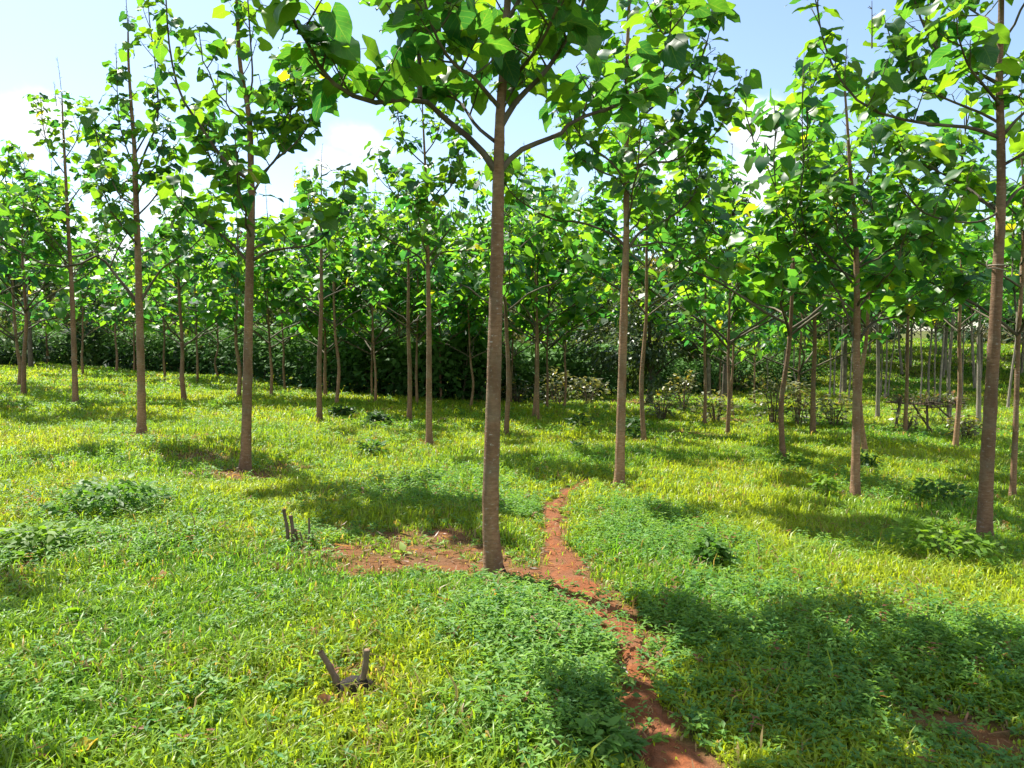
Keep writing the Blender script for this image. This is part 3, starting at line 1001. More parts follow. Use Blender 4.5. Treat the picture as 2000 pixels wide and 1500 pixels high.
WEEDZ = [(1080, 1230, 200, 1.), (1120, 1380, 160, 1.), (1000, 1160, 120, .6), (1300, 1060, 160, .8), (1350, 1230, 140, .9), (1250, 1010, 110, .7), (850, 960, 170, .7),
         (1020, 1000, 70, .9), (1600, 1300, 260, .75), (1880, 1270, 230, .75), (1420, 1180, 120, .8), (600, 1060, 90, .6), (230, 990, 130, .8), (100, 1080, 130, .8), (330, 1060, 110, .5), (1000, 1420, 150, .7),
         (760, 860, 60, .6), (1330, 1420, 60, .7), (1500, 1200, 150, .6), (1750, 960, 150, .6), (500, 780, 60, .5), (1150, 820, 60, .5)]
WZ = []
for px, py, r, s in WEEDZ:
    p = ground_hit(px, py)
    WZ.append((p[0], p[1], r * p[1] / F_PX, r * p[1] / F_PX * 1.3, s))


def weedy(x, y):
    w = .09 + .8 * (fbm(x, y, .9, 20) - .42)
    for bx, by, rx, ry, s in WZ:
        q = np.hypot((x - bx) / rx, (y - by) / ry)
        w = np.maximum(w, s * np.clip(1.5 - q, 0, 1))
    return np.clip(w, 0, 1)


def grass_batch(x, y, rg, wmin, hmul):
    s = soil(x, y)
    wd = weedy(x, y)
    tuft = fbm(x, y, 2.2, 30)
    keep = rg.random(len(x)) > np.clip(s * 1.2, 0, .95) + .0 * wd
    keep &= rg.random(len(x)) > wd * .5
    x, y, s, tuft, wd = x[keep], y[keep], s[keep], tuft[keep], wd[keep]
    n = len(x)
    L = (.045 + .11 * rg.random(n) ** 1.3) * (.5 + .95 * tuft) * (1 - .62 * near_bare(x, y)) * hmul
    tall = rg.random(n) < .015
    L[tall] *= 1.7
    w = np.maximum(rg.uniform(.005, .0125, n), wmin)
    az = rg.uniform(0, 6.28, n)
    ti = rg.uniform(.1, .75, n)
    d = np.column_stack([np.cos(az), np.sin(az), np.zeros(n)])
    fa = az + rg.normal(1.57, .5, n)
    sd = np.column_stack([np.cos(fa), np.sin(fa), np.zeros(n)])
    O = np.column_stack([x, y, gz(x, y) - .006])
    m = O + d * (L * ti * .35)[:, None] + UP * (L * .6)[:, None]
    e = O + d * (L * (ti * 1.1 + .1))[:, None] + UP * (L * (1.0 - .5 * ti))[:, None]
    hw = (w * .5)[:, None] * sd
    V = np.stack([O - hw * .7, O + hw * .7, m - hw, m + hw, e - hw * .12, e + hw * .12], 1).reshape(-1, 3)
    F = (np.arange(n)[:, None, None] * 6 + np.array([[0, 1, 3, 2], [2, 3, 5, 4]])[None]).reshape(-1, 4)
    zone = np.clip(fbm(x, y, .55, 40) * 1.8 - .12 + rg.normal(0, .12, n) - .75 * np.clip(wd - .2, 0, 1) - .45 * sstep(26, 42, y), 0, 1)[:, None]
    c = np.array([.085, .225, .022]) * (1 - zone) + np.array([.25, .32, .02]) * zone
    c = c * rg.uniform(.62, 1.28, (n, 1))
    dry = rg.random(n) < .025 + .55 * np.clip(s, 0, 1) + .10 * (fbm(x, y, 1.5, 44) > .56)
    c[dry] = np.array([.27, .20, .085]) * rg.uniform(.6, 1.25, (dry.sum(), 1))
    return V, F, np.repeat(c, 6, 0)


gr = np.random.default_rng(21)
parts, cols = [], []
for y0, y1, dn, wm, hm in [(1.6, 4.5, 7800, .005, .8), (4.5, 8, 4800, .0065, .92), (8, 14, 1500, .011, 1.05), (14, 24, 620, .019, 1.1), (24, 48, 190, .035, 1.25), (48, 80, 45, .07, 1.8)]:
    x, y = scatter(y0, y1, dn, gr)
    V, F, C = grass_batch(x, y, gr, wm, hm)
    parts.append((V, F))
    cols.append(C)
V, F = join(parts)
tag(mk('grass', V, F, M_GRASS, tint=np.vstack(cols)), 'short sunlit grass covering the plantation floor', 'grass', kind='stuff')


def weed_batch(x, y, rg, ls, hs):
    s = soil(x, y)
    wd = weedy(x, y)
    keep = (rg.random(len(x)) < .07 + .93 * wd) & (rg.random(len(x)) > np.clip(s * 1.05, 0, .86))
    x, y, wd = x[keep], y[keep], wd[keep]
    n = len(x)
    H = rg.uniform(.04, .14, n) * (.6 + .7 * wd) * hs * (1 - .5 * near_bare(x, y))
    k = 8
    lean = rg.normal(0, .25, (n, 2))
    O, A, S = [], [], []
    z0 = gz(x, y)
    a0 = rg.uniform(0, 6.28, n)
    for q in range(k):
        t = .25 + .75 * (q // 2 + 1) / (k / 2)
        az = a0 + (q % 2) * math.pi + (q // 2) * 1.4 + rg.normal(0, .3, n)
        O.append(np.column_stack([x + lean[:, 0] * H * t, y + lean[:, 1] * H * t, z0 + H * t]))
        A.append(np.column_stack([np.cos(az), np.sin(az), rg.uniform(-.25, .65, n)]))
        S.append(ls * rg.uniform(.6, 1.25, n) * (1.1 - .35 * t))
    O, A, S = np.vstack(O), unit(np.vstack(A)), np.concatenate(S)
    N = unit(UP + rg.normal(0, .25, (len(O), 3)))
    X = unit(np.cross(A, N))
    Z = np.cross(X, A)
    S = S[:, None]
    w = rg.uniform(.15, .25, (len(O), 1))
    V = np.stack([O, O + S * (.45 * A + w * X + .05 * Z), O + S * (A - .18 * Z), O + S * (.45 * A - w * X + .05 * Z), O + S * (.48 * A - .06 * Z)], 1).reshape(-1, 3)
    F = (np.arange(len(O))[:, None, None] * 5 + np.array([[0, 1, 2, 4], [0, 4, 2, 3]])[None]).reshape(-1, 4)
    t = rg.random((n, 1))
    c = np.array([.06, .165, .045]) * (1 - t) + np.array([.15, .265, .035]) * t
    red = rg.random(n) < .025
    c[red] = (.2, .09, .05)
    c = np.tile(c, (k, 1)) * rg.uniform(.8, 1.2, (len(O), 1))
    return V, F, np.repeat(c, 5, 0)


parts, cols = [], []
for y0, y1, dn, ls, hs in [(1.6, 4.5, 1000, .05, 1.05), (4.5, 8, 650, .052, 1.1), (8, 14, 220, .065, 1.3), (14, 30, 45, .11, 1.6)]:
    x, y = scatter(y0, y1, dn, gr)
    V, F, C = weed_batch(x, y, gr, ls, hs)
    parts.append((V, F))
    cols.append(C)
V, F = join(parts)
tag(mk('weeds', V, F, M_WEED, tint=np.vstack(cols)), 'low small-leaved weeds mixed through the grass', 'ground cover', kind='stuff')

# dry litter: straws and curled dead leaves on bare patches and through the grass
x, y = scatter(1.8, 14, 190, gr)
sl = soil(x, y)
keep = gr.random(len(x)) < np.clip(sl * 1.2, .0, 1) * np.where(path_sd(x, y) > .0, 1., .22) + .03
x, y = x[keep], y[keep]
n = len(x)
az = gr.uniform(0, 6.28, n)
A = np.column_stack([np.cos(az), np.sin(az), gr.normal(.05, .12, n)])
O = np.column_stack([x, y, gz(x, y) + gr.uniform(.004, .03, n)])
C = np.array([.19, .105, .05])[None] * gr.uniform(.3, 1.4, (n, 1)) * np.array([1, 1, 1]) + gr.random((n, 1)) ** 4 * np.array([.07, .06, .03])
S = gr.uniform(.03, .10, n)
straw = tpl([(0, .5), (.5, 1.0), (1.0, .3)], [-1, 0, 1], .06, 0)
V, F, C, UV = leaves(straw, O, A, UP + gr.normal(0, .3, (n, 3)), S * 1.25, C, gr, curl=(-.3, .3))
tag(mk('straw_litter', V, F, M_GRASS, tint=C), 'dry straw and stalks lying on the bare patches', 'litter', kind='stuff')


# ------------------------------------------------------------------ shrubs, weeds clumps as things
def leafy(name, B, rad, height, n, size, label, cat, seed, T=LANCE, colr=((.04, .11, .02), (.09, .17, .02)), stems=8, matl=M_SHRUB, group=None, low=.0, stem_m=M_TWIG, top_bias=.5, yell=0., stem_r=.006, leafname='foliage', shell=.0, droop=.5):
    g = np.random.default_rng(seed)
    root = empty(name, B - UP * .02)
    tag(root, label, cat, group)
    az = g.uniform(0, 6.28, n)
    rr = g.random(n) ** (.5 - .25 * shell)
    hz = low + (1 - low) * g.random(n) ** top_bias
    prof = np.sqrt(np.clip(1 - ((hz - .45) / .62) ** 2, .08, 1))
    lump = .75 + .5 * vnoise(np.cos(az) * 1.6 + seed, hz * 2.2 + np.sin(az) * 1.6, 1.3, seed % 7)
    O = np.column_stack([np.cos(az) * rr * rad * prof * lump, np.sin(az) * rr * rad * prof * lump, hz * height * (.82 + .36 * vnoise(np.cos(az) * 2, np.sin(az) * 2, 1.0, seed % 5))])
    A = np.column_stack([np.cos(az + g.normal(0, .7, n)), np.sin(az + g.normal(0, .7, n)), g.uniform(-droop, .6, n)])
    N = UP + g.normal(0, .35, (n, 3))
    t = g.random((n, 1)) * .6 + .4 * hz[:, None]
    C = np.array(colr[0]) * (1 - t) + np.array(colr[1]) * t
    C = C * g.uniform(.75, 1.25, (n, 1))
    if yell:
        k = (g.random(n) < yell * hz)
        C[k] = np.array([.24, .2, .025])
    V, F, C, UV = leaves(T, O, A, N, g.uniform(.65, 1.25, n) * size, C, g)
    mk(leafname, V, F, matl, root, tint=C)
    parts = []
    for k in range(stems):
        a = g.uniform(0, 6.28)
        r = rad * g.uniform(.2, .75)
        h = height * g.uniform(.55, .95)
        P = spline([np.array([math.cos(a) * rad * .12, math.sin(a) * rad * .12, 0]), np.array([math.cos(a) * r * .5, math.sin(a) * r * .5, h * .55]), np.array([math.cos(a) * r, math.sin(a) * r, h])], 7)
        V, F = tube(P, np.linspace(stem_r, stem_r * .4, 7), 5)
        mk('stem', V, F, stem_m, root)
    return root


BRIGHT = ((.05, .13, .02), (.13, .22, .02))
DARKC = ((.018, .05, .014), (.04, .09, .022))
for k, (px, py, rp, hp, n, sz, lab, colr) in enumerate([
    (1845, 1100, 105, 75, 420, .085, 'bright leafy weed clump at the foot of the tendril-tied tree', BRIGHT),
    (1615, 975, 33, 48, 130, .085, 'weed clump with drooping leaves left of the whip-shoot tree', BRIGHT),
    (215, 1010, 110, 70, 380, .085, 'broad dark leafy weed bed on the left slope', ((.035, .1, .025), (.08, .17, .02))),
    (70, 1085, 90, 60, 280, .085, 'yellowish weed clump nearest the left edge', BRIGHT),
    (665, 815, 22, 20, 170, .13, 'small round dark bush below the reddish trunk', DARKC),
    (739, 832, 19, 26, 190, .14, 'rounded blackish bush on open grass left of the brown trunk', DARKC),
    (1238, 862, 26, 45, 130, .14, 'leafy dark weed growing against the knotted reddish trunk', DARKC),
    (1125, 838, 22, 28, 60, .13, 'straggly weed alone on the grass beyond the path', DARKC),
    (1128, 876, 10, 16, 40, .10, 'tiny dark sprout on the grass between two tree rows', DARKC),
    (725, 890, 26, 30, 90, .10, 'loose weed clump on the shaded grass left of the nearest trunk', ((.03, .09, .025), (.07, .15, .03))),
    (1540, 912, 42, 26, 150, .10, 'pale weeds round the foot of the bowed trunk', BRIGHT),
    (1690, 915, 20, 28, 80, .11, 'weed tuft behind the whip-shoot tree', DARKC),
    (1830, 985, 50, 45, 170, .10, 'grey green weed clump between the two right-hand big trees', ((.035, .1, .03), (.08, .16, .03))),
    (160, 1215, 34, 40, 22, .065, 'seedling with a few round bright leaves in the left foreground', ((.12, .24, .02), (.16, .28, .02))),
    (785, 1085, 10, 14, 9, .11, 'single pale green seedling on the bare straw patch', ((.2, .3, .05), (.25, .34, .06))),
    (1385, 1110, 34, 60, 150, .09, 'upright bushy weed tuft on the right grass', ((.03, .1, .02), (.07, .15, .02))),
    (1180, 1470, 60, 60, 230, .07, 'lush weed clump on the left edge of the path in the foreground', ((.04, .13, .03), (.11, .22, .04))),
]):
    B = ground_hit(px, py)
    s = B[1] / F_PX
    leafy('weed_clump', B, rp * s, hp * s, n, sz, lab, 'weed', 300 + k, colr=colr, matl=M_WEED, T=LANCE if k not in (13,) else HEART1, group='weed clumps on the plantation floor', stems=6, low=.1)

# open twiggy shrubs in a row behind the plantation
for k, (px, py, rp, hp, n, lab) in enumerate([
    (1010, 790, 30, 55, 170, 'sparse twiggy shrub right of the nearest trunk, first of its row'),
    (1088, 793, 42, 70, 260, 'twiggy shrub with upright tip right of the twin trunks'),
    (1150, 795, 40, 55, 240, 'low brown-leaved shrub on the bare soil edge'),
    (1292, 822, 44, 62, 250, 'thin brownish shrub behind the weed-flanked trunk'),
    (1335, 805, 34, 75, 230, 'dark-stemmed shrub before the shade of the round tree'),
    (1398, 828, 40, 62, 210, 'low shrub between the two middle right trunks'),
    (1510, 832, 44, 100, 330, 'tall twiggy shrub, left half, with many upright stems'),
    (1560, 835, 36, 88, 260, 'tall twiggy shrub, right half, beside the grey trunk'),
    (1628, 835, 44, 62, 260, 'spreading half dead shrub left of the whip-shoot tree'),
    (1770, 845, 22, 40, 70, 'small shrub at the foot of the trellis left post'),
    (1885, 860, 34, 52, 220, 'green shrub at the right end of the trellis'),
]):
    B = ground_hit(px, py)
    s = B[1] / F_PX
    leafy('twiggy_shrub', B, rp * s, hp * s, n, .15, lab, 'shrub', 340 + k, colr=((.06, .085, .03), (.15, .16, .06)), matl=M_SHRUB, group='twiggy shrubs beyond the trees', stems=16, stem_m=M_DEAD, stem_r=.014, low=.12, top_bias=.75, yell=.12)

# the round dense tree in the middle
B = ground_hit(1268, 792)
s = B[1] / F_PX
root = empty('dense_tree', B - UP * .02)
tag(root, 'round dense dark tree with yellowish crown top behind the knotted reddish trunk', 'tree')
g = np.random.default_rng(77)
n = 7500
cl = g.normal(0, 1, (70, 3))
cl = unit(cl) * (g.random((70, 1)) ** .4)
cl = cl * np.array([150 * s, 150 * s * .9, 130 * s]) + np.array([0, 0, 158 * s])
ci = g.integers(0, 70, n)
O = cl[ci] + unit(g.normal(0, 1, (n, 3))) * (g.random((n, 1)) ** .4) * np.array([.62, .62, .42])
O[:, 2] = np.maximum(O[:, 2], .15)
A = unit(O - np.array([0, 0, 130 * s])) + g.normal(0, .5, (n, 3)) - UP * .2
t = g.random((n, 1))
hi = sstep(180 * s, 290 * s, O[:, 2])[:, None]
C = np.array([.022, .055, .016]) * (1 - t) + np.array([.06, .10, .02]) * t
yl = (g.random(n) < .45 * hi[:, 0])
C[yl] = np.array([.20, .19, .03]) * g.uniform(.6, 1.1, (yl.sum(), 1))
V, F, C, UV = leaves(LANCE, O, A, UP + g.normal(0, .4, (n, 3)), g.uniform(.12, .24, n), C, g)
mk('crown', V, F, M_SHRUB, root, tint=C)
trunk_mesh('trunk', np.array([[0, 0, 0], [.05, 0, 1.], [0, .05, 2.2], [0, 0, 3.4]]), .13, .04, root, M_LIMB)
for k in range(7):
    a = k * .9
    P = spline([np.array([0, 0, .9 + .15 * k]), np.array([math.cos(a) * .8, math.sin(a) * .8, 1.6 + .2 * k]), np.array([math.cos(a) * 1.8, math.sin(a) * 1.8, 2.2 + .25 * k])], 8)
    V, F = limb_tube(P, .05, .01, 6)
    mk('branch', V, F, M_LIMB, root)

# ------------------------------------------------------------------ dark hedge along the far left boundary
HP = [(-420, 668), (-200, 690), (0, 708), (120, 714), (260, 724), (400, 736), (520, 750), (640, 768), (760, 778), (880, 786), (990, 788), (1130, 780), (1260, 772), (1420, 768), (1600, 752)]
hw = np.array([ground_hit(*q) for q in HP])
HS = spline(hw, 400)
g = np.random.default_rng(55)
n = 42000
ix = g.integers(0, 400, n)
hb = HS[ix] + np.column_stack([g.normal(0, .15, n), np.zeros(n), np.zeros(n)])
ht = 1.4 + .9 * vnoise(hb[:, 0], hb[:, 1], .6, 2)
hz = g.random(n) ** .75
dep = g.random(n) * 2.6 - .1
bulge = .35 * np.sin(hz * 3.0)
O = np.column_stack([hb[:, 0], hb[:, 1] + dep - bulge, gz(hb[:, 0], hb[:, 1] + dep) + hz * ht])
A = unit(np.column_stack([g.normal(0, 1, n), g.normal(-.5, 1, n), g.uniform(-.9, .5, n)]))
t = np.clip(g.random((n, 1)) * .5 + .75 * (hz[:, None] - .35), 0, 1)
C = (np.array([.026, .07, .022]) * (1 - t) + np.array([.10, .21, .04]) * t)  # lit look of the hedge top put into the leaf colour by height
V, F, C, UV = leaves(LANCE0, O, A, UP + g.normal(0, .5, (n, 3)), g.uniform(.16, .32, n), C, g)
parts = []
for k in range(150):
    q = HS[g.integers(0, 400)] + np.array([g.normal(0, .1), g.uniform(.2, 1.6), 0])
    q[2] = gz(q[0], q[1])
    e = q + np.array([g.normal(0, .25), g.normal(0, .2), g.uniform(1.2, 2.0)])
    parts.append(tube(spline([q, (q + e) / 2 + g.normal(0, .06, 3), e], 5), np.linspace(.03, .012, 5), 5))
hr = empty('hedge', HS[200])
tag(hr, 'long dark shady hedge closing off the plantation at the back', 'hedge')
tv, tf = join(parts)
mi = np.concatenate([np.zeros(len(F), int), np.ones(len(tf), int)])
mk('foliage', np.vstack([V, tv]) - HS[200], np.vstack([F, tf + len(V)]), [M_HEDGE, M_LIMB], hr, tint=np.vstack([C, np.full((len(tv), 3), .1)]), midx=mi)

# ------------------------------------------------------------------ far woodland and single far trees
g = np.random.default_rng(66)
O, C, S = [], [], []
PAL = [(.025, .06, .02), (.035, .08, .022), (.055, .10, .022), (.085, .105, .025), (.02, .045, .018), (.1, .1, .04)]
for k in range(640):
    low = k >= 300                      # undergrowth below the crowns
    Y = (37 + 76 * g.random() ** 1.1) if not low else 34 + 46 * g.random()
    X = g.uniform(-1.0, 1.0) * (.85 * Y + 6)
    ratio = X / Y
    if ratio > .26 and Y < (66 if low else 47):
        continue
    if ratio > .26 and not low and Y < 62 and g.random() < .35:
        continue
    if -.2 < ratio < .3 and Y < (36 if low else 42):
        continue
    z = gz(X, Y)
    h = g.uniform(5.0, 8.0) if not low else g.uniform(1.5, 3.0)
    r = g.uniform(1.6, 3.2) if not low else g.uniform(1.5, 2.6)
    if ratio > .28:
        h *= .8
    nl = int((300 if not low else 150) * min(1, 60 / Y))
    m = max(5, nl // 55)
    cc = unit(g.normal(0, 1, (m, 3))) * g.random((m, 1)) ** .4 * np.array([r, r, h * .36]) + np.array([X, Y, z + h * (.6 if not low else .4)])
    idx = g.integers(0, m, nl)
    O.append(cc[idx] + unit(g.normal(0, 1, (nl, 3))) * g.random((nl, 1)) ** .35 * np.array([r * .5, r * .5, r * .36]))
    col = np.array(PAL[g.integers(len(PAL))])
    C.append(np.repeat(col[None], nl, 0) * g.uniform(.65, 1.35, (nl, 1)))
    S.append(np.full(nl, .42 * max(1, Y / 55)) * g.uniform(.6, 1.3, nl))
wt = []
for k in range(130):                    # tall trees shading the bank on the right
    Y = g.uniform(37, 62)
    X = g.uniform(.3, .95) * Y
    z = float(gz(X, Y))
    h = g.uniform(7.0, 9.5)
    r = g.uniform(1.6, 2.6)
    nl = 280
    cc = unit(g.normal(0, 1, (7, 3))) * g.random((7, 1)) ** .4 * np.array([r, r, h * .2]) + np.array([X, Y, z + h * .7])
    idx = g.integers(0, 7, nl)
    O.append(cc[idx] + unit(g.normal(0, 1, (nl, 3))) * g.random((nl, 1)) ** .35 * np.array([r * .55, r * .55, r * .45]))
    C.append(np.repeat(np.array([[.045, .11, .022]]), nl, 0) * g.uniform(.6, 1.5, (nl, 1)))
    S.append(np.full(nl, .46) * g.uniform(.6, 1.3, nl))
    if k % 3:
        continue
    wt.append(tube(spline([np.array([X, Y, z - .1]), np.array([X + g.normal(0, .12), Y, z + h * .35]), np.array([X + g.normal(0, .2), Y, z + h * .75])], 8), np.linspace(.085, .03, 8), 7, .08))
O, C, S = np.vstack(O), np.vstack(C), np.concatenate(S)
A = unit(g.normal(0, 1, O.shape) - UP * .3)
V, F, C, UV = leaves(LANCE0, O, A, UP + g.normal(0, .5, O.shape), S, C, g)
tv, tf = join(wt)
mi = np.concatenate([np.zeros(len(F), int), np.ones(len(tf), int)])
tag(mk('woodland', np.vstack([V, tv]), np.vstack([F, tf + len(V)]), [M_FAR, M_PALE], tint=np.vstack([C, np.full((len(tv), 3), .1)]), midx=mi), 'far wooded slope showing between the plantation crowns', 'woodland', kind='stuff')


def far_tree(px, py_top, Y, label, name, clumps, cr, leaf, n, colr, seed, trunks=1, tr=.12):
    """clumps in px relative to picture at distance Y"""
    g = np.random.default_rng(seed)
    X = (px - 1000) / F_PX * Y
    B = np.array([X, Y, float(gz(X, Y))])
    root = empty(name, B - UP * .05)
    tag(root, label, 'tree', 'single trees beyond the plantation')
    O = []
    cen = []
    for cx, cy, w, h in clumps:
        p = p2w(cx, cy, Y + g.normal(0, .8)) - B
        cen.append(p)
        O.append(p + unit(g.normal(0, 1, (n, 3))) * g.random((n, 1)) ** .5 * np.array([w, w, h]) * Y / F_PX)
    O = np.vstack(O)
    m = len(O)
    t = g.random((m, 1))
    C = np.array(colr[0]) * (1 - t) + np.array(colr[1]) * t
    V, F, C, UV = leaves(LANCE0, O, g.normal(0, 1, (m, 3)) - UP * .2, UP + g.normal(0, .5, (m, 3)), leaf * g.uniform(.6, 1.3, m), C, g)
    mk('crown', V, F, M_FAR, root, tint=C)
    top = p2w(px, py_top, Y) - B
    fk = np.array([0, 0, top[2] * .45])
    for k in range(trunks):
        sx = (k - (trunks - 1) / 2) * 1.4
        trunk_mesh('trunk', np.array([[sx * .5, 0, 0], [sx * .7, 0, fk[2]], [sx, 0, top[2] * .85]]), tr, tr * .35, root, M_LIMB, 8)
    for p in cen:
        s0 = np.array([np.sign(p[0]) * .7 * (trunks > 1), 0, fk[2] + .2 * (p[2] - fk[2])])
        V, F = limb_tube(spline([s0, (s0 + p) / 2 - UP * .3, p], 7), tr * .4, .02, 5)
        mk('branch', V, F, M_LIMB, root)


far_tree(1400, 330, 34, 'tall spreading tree with flat airy leaf layers against the cloud', 'spreading_tree',
         [(1388, 338, 34, 9), (1420, 352, 30, 8), (1360, 352, 26, 9), (1440, 392, 26, 7), (1400, 376, 30, 7), (1352, 395, 30, 8), (1425, 412, 30, 6), (1370, 430, 30, 8), (1456, 405, 14, 5), (1330, 440, 26, 9), (1400, 450, 22, 7), (1345, 375, 20, 7), (1415, 395, 22, 6)],
         1, .26, 95, ((.012, .035, .012), (.03, .065, .018)), 401, trunks=2, tr=.13)
far_tree(1650, 370, 38, 'brownish round-headed tree rising behind the whip-shoot tree', 'round_tree',
         [(1650, 385, 40, 18), (1625, 410, 40, 20), (1670, 420, 42, 20), (1640, 445, 50, 20), (1690, 395, 26, 14), (1610, 440, 30, 20)], 1, .2, 260, ((.06, .07, .03), (.13, .12, .06)), 402)
far_tree(60, 480, 36, 'dark broad tree rising over the hedge at the far left', 'broad_tree',
         [(60, 490, 60, 18), (110, 500, 60, 22), (10, 505, 60, 22), (170, 520, 50, 24), (90, 540, 80, 30), (20, 560, 70, 34), (-50, 520, 60, 24), (190, 560, 60, 34)], 1, .3, 330, ((.02, .05, .014), (.06, .09, .02)), 403)
far_tree(1100, 480, 60, 'thin dark conifer-like tree poking above the skyline left of the sky gap', 'slender_tree',
         [(1100, 488, 5, 6), (1101, 500, 7, 7), (1099, 515, 9, 8), (1101, 532, 11, 9), (1100, 550, 13, 10)], 1, .3, 40, ((.01, .03, .015), (.02, .05, .025)), 404, tr=.08)
far_tree(1118, 504, 60, 'second shorter conifer-like tree on the skyline beside the taller one', 'slender_tree',
         [(1118, 508, 4, 6), (1119, 520, 6, 7), (1118, 535, 9, 8), (1119, 552, 11, 9), (1118, 572, 13, 10)], 1, .3, 40, ((.01, .03, .015), (.02, .05, .025)), 405, tr=.08)
far_tree(1165, 515, 64, 'yellowish rounded tree on the skyline under the sky gap', 'round_tree',
         [(1165, 525, 40, 10), (1140, 540, 40, 14), (1190, 535, 34, 14), (1165, 560, 50, 18)], 1, .45, 260, ((.07, .10, .02), (.13, .13, .03)), 406)

# ------------------------------------------------------------------ small wooden things
def prong(P0, P1, r0, r1, root, name, cut=True):
    P = spline([P0, (P0 + P1) / 2 + np.array([.012, .008, -.01]), P1], 10)
    V, F = tube(P, np.linspace(r0, r1, 10) * (1 + .12 * np.sin(np.arange(10) * 2.3)), 10, .34)
    mk(name, V, F, M_DEAD, root)
    if cut:
        d = unit(P[-1] - P[-2])
        V, F = capped(np.array([P[-1] - d * .004, P[-1] + d * .004]), [r1 * .95, r1 * .93], 10)
        mk('cut_end', V, F, M_CUT, root)


B = ground_hit(668, 1345)
s = B[1] / F_PX
root = empty('forked_stump', B - UP * .02)
tag(root, 'low cut stump with two bare prongs forming a V in the foreground grass', 'stump')
prong(np.array([.0, 0, -.02]), np.array([-40 * s, -.02, 88 * s]), .02, .012, root, 'prong', cut=False)
prong(np.array([.055, 0, -.02]), np.array([53 * s, -.03, 92 * s]), .017, .013, root, 'prong')
V, F = tube(spline([np.array([-.02, .0, -.03]), np.array([.03, .0, .02]), np.array([.1, .01, .02]), np.array([.15, .01, -.03])], 8), [.02, .045, .055, .055, .05, .045, .035, .01], 9, .4)
mk('stump_base', V, F, M_CHAR, root)

B = ground_hit(575, 1068)
s = B[1] / F_PX
root = empty('dead_stem_cluster', B - UP * .02)
tag(root, 'cluster of dead upright cut stems left of the bare straw patch', 'dead stems')
for k, (x0, x1, h, r) in enumerate([(-14, -20, 80, .014), (-8, -8, 66, .016), (-2, 2, 40, .011), (12, 10, 34, .010), (18, 30, 62, .010), (26, 34, 30, .008), (2, -4, 28, .012)]):
    prong(np.array([x0 * s, .03 * (k % 3), -.02]), np.array([x1 * s, .02 * (k % 2), h * s]), r, r * .8, root, 'dead_stem', cut=k < 4)

# rustic trellis with dead vine
root = empty('rustic_trellis', ground_hit(1800, 845))
tag(root, 'rustic pole trellis draped with dead vine on the right', 'trellis')
Bt = np.array(root.location)
Yt = Bt[1]


def pole(name, pts, r, m=M_DEAD, dy=None):
    P = spline([p2w(px, py, Yt + (dy or 0)) - Bt for px, py in pts], 10)
    V, F = tube(P, r, 7, .15)
    mk(name, V, F, m, root)


pole('post', [(1750, 835), (1753, 810), (1760, 776)], .035)
pole('post', [(1812, 850), (1811, 815), (1810, 785)], .03)
pole('post', [(1873, 855), (1872, 820), (1868, 782)], .04)
pole('rail', [(1730, 785), (1790, 789), (1830, 784), (1885, 788)], .02)
pole('rail', [(1740, 800), (1800, 798), (1850, 794), (1880, 800)], .012)
pole('brace', [(1784, 790), (1800, 815), (1822, 845)], .026)
pole('brace', [(1832, 795), (1850, 812), (1868, 822)], .022)
pole('brace', [(1786, 842), (1790, 815), (1796, 798)], .012)
g = np.random.default_rng(91)
parts = []
for k in range(46):
    c = (1815, 787) if k < 24 else ((1757, 782) if k < 34 else (1860, 786))
    p = [(c[0] + g.normal(0, 13), c[1] + g.normal(0, 5)) for _ in range(4)]
    parts.append(tube(spline([p2w(a, b, Yt + g.normal(0, .12)) - Bt for a, b in p], 9), .008, 4))
for k in range(18):
    x0 = g.uniform(1745, 1880)
    parts.append(tube(spline([p2w(x0, 787, Yt + g.normal(0, .1)) - Bt, p2w(x0 + g.normal(0, 6), 805, Yt + g.normal(0, .1)) - Bt, p2w(x0 + g.normal(0, 9), g.uniform(812, 850), Yt) - Bt], 7), .006, 4))
V, F = join(parts)
mk('dead_vine', V, F, M_DEAD, root)
n = 240
O = np.array([p2w(g.choice([1757, 1790, 1815, 1850, 1868]) + g.normal(0, 12), 780 + g.normal(-2, 10), Yt + g.normal(0, .15)) - Bt for _ in range(n)])
C = np.array([.09, .11, .04])[None] * g.uniform(.6, 1.6, (n, 1))
C[::3] = np.array([.2, .12, .06])
V, F, C, UV = leaves(LANCE, O, g.normal(0, 1, (n, 3)), UP + g.normal(0, .4, (n, 3)), g.uniform(.06, .14, n), C, g)
mk('vine_leaves', V, F, M_SHRUB, root, tint=C)

# pale tendril tied round the right-hand trunk
Yv = BR[1]
C0 = p2w(1949, 521, Yv)
a = np.linspace(-.4, 2 * math.pi + .2, 26)
rr = .075
ringp = np.column_stack([C0[0] + rr * np.cos(a), C0[1] + rr * np.sin(a), C0[2] + .012 * np.sin(a * .5)])
tail1 = spline([ringp[0], p2w(1968, 530, Yv - .06), p2w(1966, 531, Yv - .07)], 4)
loop = spline([p2w(1929, 524, Yv - .07), p2w(1927, 515, Yv - .07), p2w(1930, 508, Yv - .06), p2w(1936, 508, Yv - .04)], 8)
parts = [tube(ringp, .0075, 7, .15), tube(loop, .006, 6, .1), tube(spline([p2w(1929, 524, Yv - .075), p2w(1945, 524, Yv - .09), p2w(1962, 528, Yv - .075), p2w(1969, 531, Yv - .05)], 9), .0065, 6, .15)]
V, F = join(parts)
o = mk('dry_tendril', V - C0, F, M_VINE, loc=C0)
tag(o, 'pale dry tendril looped round the trunk of the right-hand tree', 'vine')

